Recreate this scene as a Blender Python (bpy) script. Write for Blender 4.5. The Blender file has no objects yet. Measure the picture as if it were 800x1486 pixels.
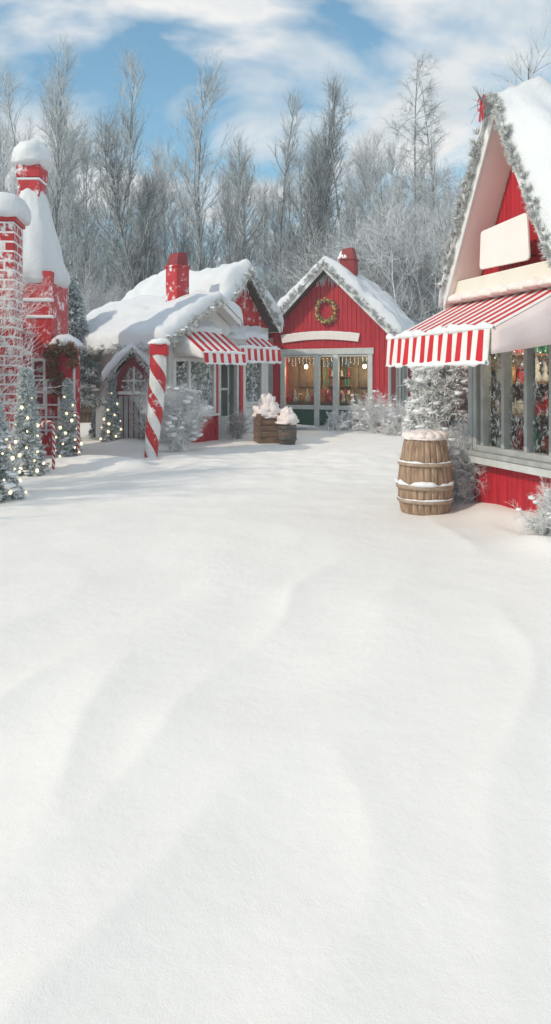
import bpy, bmesh, math, random
import numpy as np
from mathutils import Vector, Matrix, noise as mnoise

R = math.radians
scene = bpy.context.scene
COL = scene.collection
random.seed(7)

# ------------------------------------------------------------------ materials
def new_mat(name):
    m = bpy.data.materials.new(name); m.use_nodes = True
    nt = m.node_tree
    return m, nt, nt.nodes, nt.links, nt.nodes['Principled BSDF']

def ramp(nt, stops, interp='LINEAR'):
    n = nt.nodes.new('ShaderNodeValToRGB'); cr = n.color_ramp; cr.interpolation = interp
    while len(cr.elements) < len(stops): cr.elements.new(.5)
    for e, (p, c) in zip(cr.elements, stops):
        e.position = p; e.color = (*c, 1) if len(c) == 3 else c
    return n

def noise_node(nt, scale, detail=4, rough=.55, vec='Object', stretch=None, dist=0):
    tc = nt.nodes.new('ShaderNodeTexCoord')
    n = nt.nodes.new('ShaderNodeTexNoise')
    n.inputs['Scale'].default_value = scale; n.inputs['Detail'].default_value = detail
    n.inputs['Roughness'].default_value = rough; n.inputs['Distortion'].default_value = dist
    src = tc.outputs[vec]
    if stretch:
        mp = nt.nodes.new('ShaderNodeMapping'); mp.inputs['Scale'].default_value = stretch
        nt.links.new(src, mp.inputs['Vector']); src = mp.outputs['Vector']
    nt.links.new(src, n.inputs['Vector'])
    return n

def mat_noise(name, c1, c2, scale=6, rough=.6, bump=.0, bscale=40, detail=5, stretch=None, spec=.4, lo=.3, hi=.7,
              frost=0.0, frost_scale=5):
    m, nt, N, L, b = new_mat(name)
    n = noise_node(nt, scale, detail, stretch=stretch)
    r = ramp(nt, [(lo, c1), (hi, c2)])
    L.new(n.outputs['Fac'], r.inputs['Fac'])
    out = r.outputs['Color']
    if frost:      # wind-blown snow sticking to the surface in patches
        fn = noise_node(nt, frost_scale, 8, .7)
        fr = ramp(nt, [(1 - frost - .06, (0, 0, 0)), (1 - frost + .04, (1, 1, 1))])
        L.new(fn.outputs['Fac'], fr.inputs['Fac'])
        mx = N.new('ShaderNodeMixRGB'); L.new(fr.outputs['Color'], mx.inputs['Fac'])
        L.new(out, mx.inputs['Color1']); mx.inputs['Color2'].default_value = (.84, .84, .86, 1)
        out = mx.outputs['Color']
    L.new(out, b.inputs['Base Color'])
    b.inputs['Roughness'].default_value = rough; b.inputs['Specular IOR Level'].default_value = spec
    if bump:
        bn = noise_node(nt, bscale, 5, stretch=stretch)
        bp = N.new('ShaderNodeBump'); bp.inputs['Strength'].default_value = bump; bp.inputs['Distance'].default_value = .01
        L.new(bn.outputs['Fac'], bp.inputs['Height']); L.new(bp.outputs['Normal'], b.inputs['Normal'])
    return m

def mat_island(name, stops, rough=.7, spec=.25, thru=0):
    m, nt, N, L, b = new_mat(name)
    g = N.new('ShaderNodeNewGeometry'); r = ramp(nt, stops)
    L.new(g.outputs['Random Per Island'], r.inputs['Fac']); L.new(r.outputs['Color'], b.inputs['Base Color'])
    b.inputs['Roughness'].default_value = rough; b.inputs['Specular IOR Level'].default_value = spec
    if thru:   # ice crystals are translucent
        t = N.new('ShaderNodeBsdfTranslucent'); L.new(r.outputs['Color'], t.inputs['Color'])
        mx = N.new('ShaderNodeMixShader'); mx.inputs['Fac'].default_value = thru
        L.new(b.outputs[0], mx.inputs[1]); L.new(t.outputs[0], mx.inputs[2]); L.new(mx.outputs[0], N['Material Output'].inputs['Surface'])
    return m

def mat_snow(name, fine=120, strength=.25, col=(.84, .84, .85), big=9):
    m, nt, N, L, b = new_mat(name)
    n = noise_node(nt, 1.3, 5); r = ramp(nt, [(.3, tuple(c * .96 for c in col)), (.7, col)])
    L.new(n.outputs['Fac'], r.inputs['Fac']); L.new(r.outputs['Color'], b.inputs['Base Color'])
    b.inputs['Roughness'].default_value = .62; b.inputs['Specular IOR Level'].default_value = .25
    a = noise_node(nt, fine, 3, .6); c = noise_node(nt, big, 6, .62)
    mu = N.new('ShaderNodeMath'); mu.operation = 'MULTIPLY_ADD'; mu.inputs[1].default_value = .16
    L.new(a.outputs['Fac'], mu.inputs[0]); L.new(c.outputs['Fac'], mu.inputs[2])
    bp = N.new('ShaderNodeBump'); bp.inputs['Strength'].default_value = strength; bp.inputs['Distance'].default_value = .03
    L.new(mu.outputs[0], bp.inputs['Height']); L.new(bp.outputs['Normal'], b.inputs['Normal'])
    return m

def mat_emit(name, col, s):
    m, nt, N, L, b = new_mat(name)
    b.inputs['Base Color'].default_value = (*col, 1)
    b.inputs['Emission Color'].default_value = (*col, 1); b.inputs['Emission Strength'].default_value = s
    return m

def mat_glass(name, frost=0.0, fscale=9, stretch=(1, 1, 1)):
    m, nt, N, L, b = new_mat(name)
    N.remove(b)
    out = N['Material Output']
    tr = N.new('ShaderNodeBsdfTransparent'); tr.inputs['Color'].default_value = (.86, .9, .88, 1)
    gl = N.new('ShaderNodeBsdfGlossy'); gl.inputs['Roughness'].default_value = .03
    lw = N.new('ShaderNodeLayerWeight'); lw.inputs['Blend'].default_value = .5
    pw = N.new('ShaderNodeMath'); pw.operation = 'POWER'; pw.inputs[1].default_value = 4; L.new(lw.outputs['Facing'], pw.inputs[0])
    fz = N.new('ShaderNodeMath'); fz.operation = 'MULTIPLY_ADD'; fz.inputs[1].default_value = .55; fz.inputs[2].default_value = .03; L.new(pw.outputs[0], fz.inputs[0])
    mx = N.new('ShaderNodeMixShader')
    L.new(fz.outputs[0], mx.inputs['Fac']); L.new(tr.outputs[0], mx.inputs[1]); L.new(gl.outputs[0], mx.inputs[2])
    last = mx.outputs[0]
    if frost:
        df = N.new('ShaderNodeBsdfDiffuse'); df.inputs['Color'].default_value = (.8, .82, .84, 1)
        n = noise_node(nt, fscale, 8, .72, stretch=stretch, dist=1.2)
        r = ramp(nt, [(1 - frost - .05, (0, 0, 0)), (1 - frost + .05, (.85, .85, .85))])
        L.new(n.outputs['Fac'], r.inputs['Fac'])
        m2 = N.new('ShaderNodeMixShader'); L.new(r.outputs['Color'], m2.inputs['Fac'])
        L.new(last, m2.inputs[1]); L.new(df.outputs[0], m2.inputs[2]); last = m2.outputs[0]
    L.new(last, out.inputs['Surface'])
    return m

def mat_brick(name):
    m, nt, N, L, b = new_mat(name)
    tc = N.new('ShaderNodeTexCoord'); sep = N.new('ShaderNodeSeparateXYZ'); L.new(tc.outputs['Object'], sep.inputs[0])
    ad = N.new('ShaderNodeMath'); ad.operation = 'ADD'; L.new(sep.outputs[0], ad.inputs[0]); L.new(sep.outputs[1], ad.inputs[1])
    cb = N.new('ShaderNodeCombineXYZ'); L.new(ad.outputs[0], cb.inputs[0]); L.new(sep.outputs[2], cb.inputs[1])
    br = N.new('ShaderNodeTexBrick'); L.new(cb.outputs[0], br.inputs['Vector'])
    br.inputs['Scale'].default_value = 1; br.inputs['Brick Width'].default_value = .42; br.inputs['Row Height'].default_value = .17
    br.inputs['Mortar Size'].default_value = .018; br.inputs['Color1'].default_value = (.5, .015, .02, 1)
    br.inputs['Color2'].default_value = (.4, .012, .018, 1); br.inputs['Mortar'].default_value = (.8, .78, .76, 1)
    fn = noise_node(nt, 7, 8, .7); fr = ramp(nt, [(.5, (0, 0, 0)), (.6, (1, 1, 1))])
    L.new(fn.outputs['Fac'], fr.inputs['Fac'])
    mx = N.new('ShaderNodeMixRGB'); L.new(fr.outputs['Color'], mx.inputs['Fac']); L.new(br.outputs['Color'], mx.inputs['Color1'])
    mx.inputs['Color2'].default_value = (.82, .8, .8, 1)
    L.new(mx.outputs[0], b.inputs['Base Color']); b.inputs['Roughness'].default_value = .7
    bp = N.new('ShaderNodeBump'); bp.inputs['Strength'].default_value = .5; bp.inputs['Distance'].default_value = .02
    L.new(fr.outputs['Color'], bp.inputs['Height']); L.new(bp.outputs['Normal'], b.inputs['Normal'])
    return m

M = {}
M['snow'] = mat_snow('snow')
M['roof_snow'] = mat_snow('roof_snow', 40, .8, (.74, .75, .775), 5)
M['ground_snow'] = mat_snow('ground_snow', 170, .3, (.895, .86, .82), 6)
M['pink_snow'] = mat_snow('pink_snow', 60, .4, (.86, .76, .73), 8)
M['red_boards'] = mat_noise('red_boards', (.33, .008, .02), (.55, .018, .032), 3, .5, .3, 60, stretch=(7, 7, .5), frost=.28, frost_scale=3)
M['red_frosty'] = mat_noise('red_frosty', (.42, .01, .018), (.54, .018, .026), 3, .55, .2, 40, frost=.41, frost_scale=4)
M['red_paint'] = mat_noise('red_paint', (.42, .01, .018), (.54, .018, .026), 5, .4, .1, 50)
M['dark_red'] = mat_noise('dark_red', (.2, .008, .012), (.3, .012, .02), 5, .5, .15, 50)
M['white_wall'] = mat_noise('white_wall', (.62, .6, .58), (.74, .72, .7), 4, .75, .2, 30)
M['white_trim'] = mat_noise('white_trim', (.68, .67, .66), (.78, .77, .76), 8, .55, .15, 60)
M['grey_trim'] = mat_noise('grey_trim', (.3, .31, .31), (.42, .43, .42), 7, .55, .2, 60)
M['pale_grey_trim'] = mat_noise('pale_grey_trim', (.48, .49, .48), (.6, .61, .6), 7, .55, .2, 60)
M['pink_panel'] = mat_noise('pink_panel', (.85, .68, .63), (.88, .74, .69), 2, .6, .12, 30)
M['pink_white'] = mat_noise('pink_white', (.82, .74, .7), (.86, .8, .77), 3, .6, .12, 30)
M['cream'] = mat_noise('cream', (.76, .7, .6), (.82, .77, .68), 3, .6, .12, 30)
M['green_panel'] = mat_noise('green_panel', (.012, .06, .04), (.02, .09, .06), 4, .5, .15, 40)
M['fabric_red'] = mat_noise('fabric_red', (.5, .012, .022), (.62, .018, .03), 5, .75, .2, 120)
M['fabric_white'] = mat_noise('fabric_white', (.72, .7, .68), (.82, .8, .79), 4, .75, .25, 90)
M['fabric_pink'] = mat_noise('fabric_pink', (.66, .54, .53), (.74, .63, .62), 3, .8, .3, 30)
M['barrel_wood'] = mat_noise('barrel_wood', (.17, .1, .065), (.47, .32, .215), 7, .7, .5, 30, stretch=(5, 5, .6), detail=8)
M['hoop_wood'] = mat_noise('hoop_wood', (.26, .18, .125), (.44, .33, .25), 14, .6, .3, 40)
M['crate_wood'] = mat_noise('crate_wood', (.09, .05, .032), (.26, .155, .095), 6, .75, .5, 30, stretch=(1, 1, 6), detail=8)
M['crate_dark'] = mat_noise('crate_dark', (.08, .06, .05), (.2, .145, .11), 6, .75, .5, 30, stretch=(1, 1, 6), detail=8)
M['roof_wood'] = mat_noise('roof_wood', (.05, .04, .035), (.12, .09, .07), 6, .8, .3, 30)
M['brown_wall'] = mat_noise('brown_wall', (.05, .03, .022), (.13, .08, .055), 4, .75, .3, 30, stretch=(5, 5, .5))
M['inside'] = mat_noise('inside', (.13, .09, .06), (.22, .16, .11), 3, .8)
M['inside_dark'] = mat_noise('inside_dark', (.035, .03, .027), (.08, .065, .055), 3, .8)
M['shelf_wood'] = mat_noise('shelf_wood', (.16, .085, .045), (.28, .16, .085), 6, .6)
M['metal_dark'] = mat_noise('metal_dark', (.04, .045, .05), (.08, .085, .09), 6, .45)
M['brick'] = mat_brick('brick')
M['glass'] = mat_glass('glass')
M['frost_glass'] = mat_glass('frost_glass', .46, 9, (1, 1, 1))
M['sparse_frost_glass'] = mat_glass('sparse_frost_glass', .40, 9, (1, 1, .6))
M['cane_red'] = mat_noise('cane_red', (.38, .012, .02), (.52, .018, .028), 6, .5, .3, 25, frost=.40, frost_scale=5)
M['cane_white'] = mat_noise('cane_white', (.62, .6, .57), (.8, .79, .78), 5, .65, .4, 25)
M['garland_wreath'] = mat_island('garland_wreath', [(0, (.06, .075, .03)), (.4, (.2, .2, .08)), (.6, (.5, .4, .14)), (.85, (.75, .68, .45)), (1, (.85, .83, .75))])
M['kiosk_glass'] = mat_glass('kiosk_glass', .42, 24, (1, 1, .6))
M['gold'] = mat_island('gold', [(0, (.55, .33, .06)), (1, (.75, .55, .2))], .3, .6)
M['bulb'] = mat_emit('bulb', (1, .84, .5), 1.9)
M['lamp'] = mat_emit('lamp', (1, .72, .35), 14)
M['fairy'] = mat_emit('fairy', (1, .93, .8), 2.0)
M['needle_green'] = mat_island('needle_green', [(0, (.07, .11, .095)), (.14, (.17, .22, .2)), (.3, (.5, .54, .54)), (.55, (.84, .86, .87)), (1, (.87, .88, .89))])
M['needle_dark'] = mat_island('needle_dark', [(0, (.05, .09, .095)), (.25, (.13, .2, .21)), (.45, (.4, .48, .51)), (.75, (.82, .85, .87)), (1, (.86, .88, .89))])
M['needle_frost'] = mat_island('needle_frost', [(0, (.4, .4, .4)), (.12, (.66, .66, .66)), (.25, (.84, .84, .84)), (1, (.88, .88, .88))])
M['garland'] = mat_island('garland', [(0, (.05, .06, .048)), (.35, (.15, .16, .13)), (.55, (.45, .45, .42)), (1, (.84, .84, .84))])
M['garland_pale'] = mat_island('garland_pale', [(0, (.12, .13, .11)), (.18, (.3, .31, .28)), (.35, (.62, .62, .6)), (.65, (.78, .78, .78)), (1, (.86, .86, .86))])
M['garland_brown'] = mat_island('garland_brown', [(0, (.07, .05, .025)), (.55, (.2, .14, .07)), (.8, (.3, .26, .18)), (.9, (.55, .03, .02)), (1, (.7, .05, .03))])
M['bark'] = mat_noise('bark', (.08, .077, .075), (.22, .215, .21), 3, .85, .3, 20, stretch=(3, 3, .6), frost=.42, frost_scale=3)
M['twig'] = mat_island('twig', [(0, (.13, .14, .15)), (.32, (.27, .29, .31)), (.5, (.58, .62, .65)), (1, (.84, .87, .89))])
M['twig_dark'] = mat_island('twig_dark', [(0, (.09, .1, .105)), (.45, (.18, .195, .21)), (.66, (.44, .47, .49)), (1, (.8, .82, .84))])
M['twig_frost'] = mat_island('twig_frost', [(0, (.16, .16, .165)), (.2, (.34, .35, .37)), (.42, (.7, .72, .75)), (1, (.86, .87, .89))])
M['bush_frost'] = mat_island('bush_frost', [(0, (.4, .39, .39)), (.1, (.66, .65, .65)), (.2, (.86, .86, .86)), (1, (.9, .9, .9))])
M['bush_grey'] = mat_island('bush_grey', [(0, (.1, .085, .08)), (.3, (.26, .23, .22)), (.55, (.6, .57, .56)), (1, (.82, .81, .81))])
M['bottle_green'] = mat_noise('bottle_green', (.02, .2, .12), (.04, .3, .18), 9, .2)
M['bottle_red'] = mat_noise('bottle_red', (.4, .015, .02), (.5, .03, .03), 9, .2)
M['bottle_blue'] = mat_noise('bottle_blue', (.1, .22, .4), (.2, .35, .5), 9, .2)
M['amber'] = mat_noise('amber', (.5, .2, .05), (.6, .3, .1), 9, .4)
M['berry'] = mat_noise('berry', (.5, .01, .01), (.6, .02, .02), 9, .3)

# ------------------------------------------------------------------ mesh helpers
def link(o, parent=None):
    COL.objects.link(o)
    if parent is not None: o.parent = parent
    return o

def thing(name, label, cat, loc=(0, 0, 0), rotz=0, group=None):
    o = bpy.data.objects.new(name, None); o.empty_display_size = .2
    link(o); o.location = loc; o.rotation_euler = (0, 0, rotz)
    return tag(o, label, cat, group)

def tag(o, label, cat=None, group=None):
    o['label'] = label
    if cat: o['category'] = cat
    if group: o['group'] = group
    return o

class MB:
    def __init__(s): s.v = []; s.f = []; s.mi = []
    def add(s, vs, fs, mi=0):
        k = len(s.v); s.v += [tuple(p) for p in vs]
        for f in fs: s.f.append([i + k for i in f]); s.mi.append(mi)
    def box(s, a0, a1, b0, b1, c0, c1, mp=None, mi=0):
        vs = [(a, b, c) for c in (c0, c1) for b in (b0, b1) for a in (a0, a1)]
        if mp: vs = [mp(*p) for p in vs]
        s.add(vs, [(0, 2, 3, 1), (4, 5, 7, 6), (0, 1, 5, 4), (2, 6, 7, 3), (0, 4, 6, 2), (1, 3, 7, 5)], mi)
    def prism(s, poly, o0, o1, mp=None, mi=0):
        """poly [(a,z)], extruded between out-distances o0 and o1"""
        n = len(poly)
        vs = [(a, o0, z) for a, z in poly] + [(a, o1, z) for a, z in poly]
        if mp: vs = [mp(*p) for p in vs]
        fs = [tuple(range(n)), tuple(range(2 * n - 1, n - 1, -1))] + [(i, (i + 1) % n, (i + 1) % n + n, i + n) for i in range(n)]
        s.add(vs, fs, mi)
    def grid(s, rows, mi=0, closed=False, flip=False):
        n = len(rows[0]); k = len(s.v)
        for r in rows: s.v += [tuple(p) for p in r]
        for i in range(len(rows) - 1):
            for j in range(n if closed else n - 1):
                a, b = i * n + j, i * n + (j + 1) % n
                f = [k + a, k + b, k + b + n, k + a + n]
                s.f.append(f[::-1] if flip else f); s.mi.append(mi)
    def tube(s, pts, rad, k=8, mi=0, cap=True):
        pts = [Vector(p) for p in pts]; rows = []
        up = None
        for i, p in enumerate(pts):
            t = (pts[min(i + 1, len(pts) - 1)] - pts[max(i - 1, 0)]).normalized()
            if up is None:
                up = Vector((0, 0, 1)) if abs(t.z) < .9 else Vector((1, 0, 0))
            x = t.cross(up).normalized(); up = x.cross(t).normalized()
            r = rad[i] if hasattr(rad, '__len__') else rad
            rows.append([p + (x * math.cos(2 * math.pi * j / k) + up * math.sin(2 * math.pi * j / k)) * r for j in range(k)])
        b = len(s.v); s.grid(rows, mi, True)
        if cap:
            s.f.append([b + j for j in range(k)]); s.mi.append(mi)
            e = b + (len(rows) - 1) * k
            s.f.append([e + j for j in range(k - 1, -1, -1)]); s.mi.append(mi)
    def lathe(s, prof, k=24, mi=0, c=(0, 0, 0), wob=None):
        rows = []
        for r, z in prof:
            rows.append([(c[0] + (r if not wob else r * wob(2 * math.pi * j / k, z)) * math.cos(2 * math.pi * j / k),
                          c[1] + (r if not wob else r * wob(2 * math.pi * j / k, z)) * math.sin(2 * math.pi * j / k), c[2] + z) for j in range(k)])
        b = len(s.v); s.grid(rows, mi, True)
        s.f.append([b + j for j in range(k - 1, -1, -1)]); s.mi.append(mi)
        e = b + (len(rows) - 1) * k
        s.f.append([e + j for j in range(k)]); s.mi.append(mi)
    def build(s, name, mats, parent=None, smooth=False, bev=0, recalc=True):
        me = bpy.data.meshes.new(name); me.from_pydata(s.v, [], s.f)
        if not isinstance(mats, (list, tuple)): mats = [mats]
        for m in mats: me.materials.append(m)
        if len(mats) > 1: me.polygons.foreach_set('material_index', s.mi)
        if recalc:
            bm = bmesh.new(); bm.from_mesh(me); bmesh.ops.recalc_face_normals(bm, faces=bm.faces); bm.to_mesh(me); bm.free()
        if smooth: me.polygons.foreach_set('use_smooth', [True] * len(me.polygons))
        me.update()
        o = link(bpy.data.objects.new(name, me), parent)
        if bev:
            md = o.modifiers.new('edge', 'BEVEL'); md.width = bev; md.segments = 2; md.limit_method = 'ANGLE'
        return o

def raw_mesh(name, V, F, mats, parent=None, mi=None, smooth=False):
    """numpy verts (n,3), faces (m,3) or (m,4)"""
    me = bpy.data.meshes.new(name); n, m, k = len(V), len(F), F.shape[1]
    me.vertices.add(n); me.vertices.foreach_set('co', V.astype(np.float32).ravel())
    me.loops.add(m * k); me.loops.foreach_set('vertex_index', F.astype(np.int32).ravel())
    me.polygons.add(m); me.polygons.foreach_set('loop_start', np.arange(0, m * k, k, dtype=np.int32))
    if not isinstance(mats, (list, tuple)): mats = [mats]
    for mm in mats: me.materials.append(mm)
    if mi is not None: me.polygons.foreach_set('material_index', mi.astype(np.int32))
    if smooth: me.polygons.foreach_set('use_smooth', np.ones(m, dtype=bool))
    me.update(calc_edges=True)
    return link(bpy.data.objects.new(name, me), parent)

def fn3(p, s=1.0, seed=0):
    return mnoise.noise(Vector((p[0] * s + seed * 7.31, p[1] * s - seed * 3.17, p[2] * s + seed * 1.7)))

# ------------------------------------------------------------------ ground
MOUNDS = [(-3.25, 12.6, .16, .75, .55), (-2.7, 12.2, .1, .4, .35), (-4.4, 12.3, .12, 1.1, .6), (-3.55, 16.6, .16, .7, .6), (2.62, 8.0, .1, .35, .6), (2.85, 7.3, .13, .32, .5),
          (-5.6, 11.5, .1, 1.2, 1.5), (2.3, 9.4, .08, .5, .6), (-2.35, 14.2, .06, .6, .5), (1.8, 19.6, .08, 1.8, .5), (.2, 18.2, .04, .8, .5),
          (2.55, 6.4, .08, .3, .4), (-1.9, 9.6, .05, .8, .25), (-3.2, 9.3, .06, 1.2, .3)]
def gz(x, y):
    z = .05 * mnoise.noise(Vector((x * .35, y * .35, 1.3))) + .022 * mnoise.noise(Vector((x * 1.0, y * .8, 5.3))) + .008 * mnoise.noise(Vector((x * 2.6, y * 2.2, 8.3)))
    # wind-blown drifts, long in one direction
    a = x * .95 - y * .31; b = x * .31 + y * .95
    w = mnoise.noise(Vector((a * 1.35 + .75 * mnoise.noise(Vector((b * .7, a * .3, 3))), b * .34, 9.1)))
    near = max(0., min(1., (9.5 - y) / 4.))
    z += near * .046 * (1 - abs(w)) ** 3 * (.35 + .65 * max(0, .5 + mnoise.noise(Vector((x * .8, y * .7, 21.)))))
    # trodden snow between the shops
    tr = math.exp(-((y - 13.8) / 3.9) ** 2) * math.exp(-((x - .3) / 4) ** 2)
    if tr > .02:
        z += tr * (.05 * mnoise.noise(Vector((x * 1.3 + y * .5, y * 2.4, 2.2))) + .03 * (1 - abs(mnoise.noise(Vector((x * .9 - y * .35, y * 1.9 + x * .4, 4.2))))) ** 6 + .03 * mnoise.noise(Vector((x * 4.5, y * 4.5, 7.7))))
    for mx, my, h, sx, sy in MOUNDS:
        dx, dy = (x - mx) / sx, (y - my) / sy
        q = dx * dx + dy * dy
        if q < 9: z += h * math.exp(-q)
    return z

def ground():
    ys = list(np.concatenate([np.linspace(-6, 1.2, 12)[:-1], np.linspace(1.2, 9, 150)[:-1], np.linspace(9, 22, 170)[:-1], np.linspace(22, 60, 40)[:-1], np.array([60, 90, 150, 300, 600, 1500])]))
    mb = MB(); rows = []
    for y in ys:
        W = max(3.2, .62 * abs(y) + 1.5); 
        inner = np.linspace(-W, W, 260)
        far = [W * 1.3, W * 2, W * 4, 200 + W * 6, 1500 + W * 8]
        xs = [-f for f in far[::-1]] + list(inner) + far
        rows.append([(x, y, gz(x, y) if y < 200 and abs(x) < 80 else 0) for x in xs])
    mb.grid(rows)
    o = mb.build('snow_ground', M['ground_snow'], smooth=True, recalc=False)
    o['kind'] = 'structure'; o['label'] = 'snow covered ground with soft wind drifts'
ground()

# ------------------------------------------------------------------ plants
rng = np.random.default_rng(11)

def nrm(a): return a / np.maximum(np.linalg.norm(a, axis=-1, keepdims=True), 1e-9)

def branch_out(P, rad, m, t0, t1, length, ang, up, wig, K, rscale, rend=.35, lenfall=None, droop=0):
    """P (N,K0,3) parent polylines -> children (N*m,K,3), radii (N*m,K)"""
    N, K0, _ = P.shape
    t = rng.uniform(t0, t1, (N, m))
    f = t * (K0 - 1); i = np.minimum(f.astype(int), K0 - 2); w = (f - i)[..., None]
    idx = np.arange(N)[:, None]
    base = P[idx, i] * (1 - w) + P[idx, i + 1] * w
    tan = nrm(P[idx, i + 1] - P[idx, i])
    rb = rad[idx, i] * (1 - w[..., 0]) + rad[idx, i + 1] * w[..., 0]
    perp = nrm(np.cross(tan, rng.normal(size=(N, m, 3))))
    a = np.radians(rng.normal(ang, 9, (N, m)))[..., None]
    d = nrm(np.cos(a) * tan + np.sin(a) * perp)
    L = length * rng.uniform(.6, 1.25, (N, m))
    if lenfall is not None: L = L * lenfall(t)
    pts = np.zeros((N, m, K, 3)); pts[:, :, 0] = base
    upv = np.array([0, 0, 1.])
    for k in range(1, K):
        d = nrm(d + upv * (up if k < K * .7 else up - droop) / K + rng.normal(0, wig, (N, m, 3)))
        pts[:, :, k] = pts[:, :, k - 1] + d * (L / (K - 1))[..., None]
    r0 = np.minimum(rb * .8, rscale * rng.uniform(.8, 1.2, (N, m)))
    rr = r0[..., None] * np.linspace(1, rend, K)
    return pts.reshape(N * m, K, 3), rr.reshape(N * m, K)

def tubes(P, rad, k=3):
    N, K, _ = P.shape
    tan = np.zeros_like(P); tan[:, 1:-1] = P[:, 2:] - P[:, :-2]; tan[:, 0] = P[:, 1] - P[:, 0]; tan[:, -1] = P[:, -1] - P[:, -2]
    tan = nrm(tan)
    ref = np.where(np.abs(tan[..., 2:3]) < .9, np.array([0, 0, 1.]), np.array([1., 0, 0]))
    x = nrm(np.cross(tan, ref)); y = np.cross(tan, x)
    an = np.arange(k) * 2 * np.pi / k
    V = P[:, :, None] + (x[:, :, None] * np.cos(an)[None, None, :, None] + y[:, :, None] * np.sin(an)[None, None, :, None]) * rad[:, :, None, None]
    base = (np.arange(N) * K * k)[:, None, None]
    i = np.arange(K - 1)[None, :, None] * k; j = np.arange(k)[None, None, :]; j2 = (j + 1) % k
    F = np.stack([base + i + j, base + i + j2, base + i + k + j2, base + i + k + j], -1).reshape(-1, 4)
    return V.reshape(-1, 3), F

def merge(parts):
    V, F, n = [], [], 0
    for v, f in parts: V.append(v); F.append(f + n); n += len(v)
    return np.concatenate(V), np.concatenate(F)

def trunk_line(H, lean=.02, K=14, r=.14, wig=.012):
    P = np.zeros((1, K, 3)); d = np.array([rng.normal(0, lean), rng.normal(0, lean), 1.])
    for k in range(1, K):
        d = d + np.array([rng.normal(0, wig * 2), rng.normal(0, wig * 2), 0])
        P[0, k] = P[0, k - 1] + d / np.linalg.norm(d) * H / (K - 1)
    return P, (r * np.linspace(1, .1, K) ** .9)[None]

def bare_tree(label, x, y, H, r=.1, n1=60, l1=.3, a1=32, up=.9, n2=9, n3=5, t0=.12, twig='twig', tw=.0085, stems=1, seed=0, shape=None, droop=0, group=None, l2f=.36, wig=.12):
    root = thing('bare_tree', label, 'tree', (x, y, gz(x, y) - .15), 0, group); H *= .96
    global rng; rng = np.random.default_rng(1000 + seed)
    shape = shape or (lambda t: .35 + 1.2 * np.sin(np.pi * np.clip((1 - t) * .85 + .05, 0, 1)))
    tr, cr = [], []
    for s in range(stems):
        h = H * (1 if s == 0 else rng.uniform(.72, .95))
        P, rad = trunk_line(h, .02 if s == 0 else .07, 16, r * (1 if s == 0 else .75), .012)
        if s: P = P + np.array([rng.normal(0, .25), rng.normal(0, .25), 0])
        tr.append(tubes(P, rad, 8))
        P1, r1 = branch_out(P, rad, n1, t0, .985, h * l1, a1, up, wig, 7, r * .26, .3, shape, droop)
        cr.append(tubes(P1, r1, 4))
        P2, r2 = branch_out(P1, r1, n2, .15, .98, h * l1 * l2f, 34, up * .7, wig * 1.2, 5, tw * 1.5, .45, None, droop)
        cr.append(tubes(P2, r2, 3))
        if n3:
            P3, r3 = branch_out(P2, r2, n3, .2, .98, h * l1 * l2f * .42, 38, up * .5, wig * 1.4, 4, tw, .5, None, droop)
            cr.append(tubes(P3, r3, 3))
    V, F = merge(tr); raw_mesh('trunk', V, F, M['bark'], root, smooth=True)
    V, F = merge(cr); raw_mesh('crown', V, F, M[twig], root)
    return root

def needles(P, per, ln, wd, ang=50, tip=.9):
    """thin triangular needles along polylines P (N,K,3)"""
    N, K, _ = P.shape
    t = rng.uniform(.08, 1, (N, per)); f = t * (K - 1); i = np.minimum(f.astype(int), K - 2); w = (f - i)[..., None]
    idx = np.arange(N)[:, None]
    b = P[idx, i] * (1 - w) + P[idx, i + 1] * w; tan = nrm(P[idx, i + 1] - P[idx, i])
    perp = nrm(np.cross(tan, rng.normal(size=(N, per, 3))))
    a = np.radians(rng.normal(ang, 12, (N, per)))[..., None]
    d = np.cos(a) * tan + np.sin(a) * perp
    L = (ln * rng.uniform(.7, 1.3, (N, per)))[..., None]
    s = nrm(np.cross(d, rng.normal(size=(N, per, 3)))) * wd
    V = np.stack([b - s, b + s, b + d * L * tip + s * .35, b + d * L * tip - s * .35], 2).reshape(-1, 3)
    F = np.arange(len(V)).reshape(-1, 4)
    return V, F

ICO = None
def ico():
    global ICO
    if ICO is None:
        bm = bmesh.new(); bmesh.ops.create_icosphere(bm, subdivisions=2, radius=1)
        ICO = (np.array([v.co[:] for v in bm.verts]), np.array([[v.index for v in f.verts] for f in bm.faces])); bm.free()
    return ICO

def blobs(C, S, jit=.18):
    v, f = ico(); n = len(v)
    V = C[:, None] + v[None] * S[:, None] * (1 + rng.normal(0, jit, (len(C), n, 1)))
    F = (f[None] + (np.arange(len(C)) * n)[:, None, None]).reshape(-1, 3)
    return V.reshape(-1, 3), F

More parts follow.
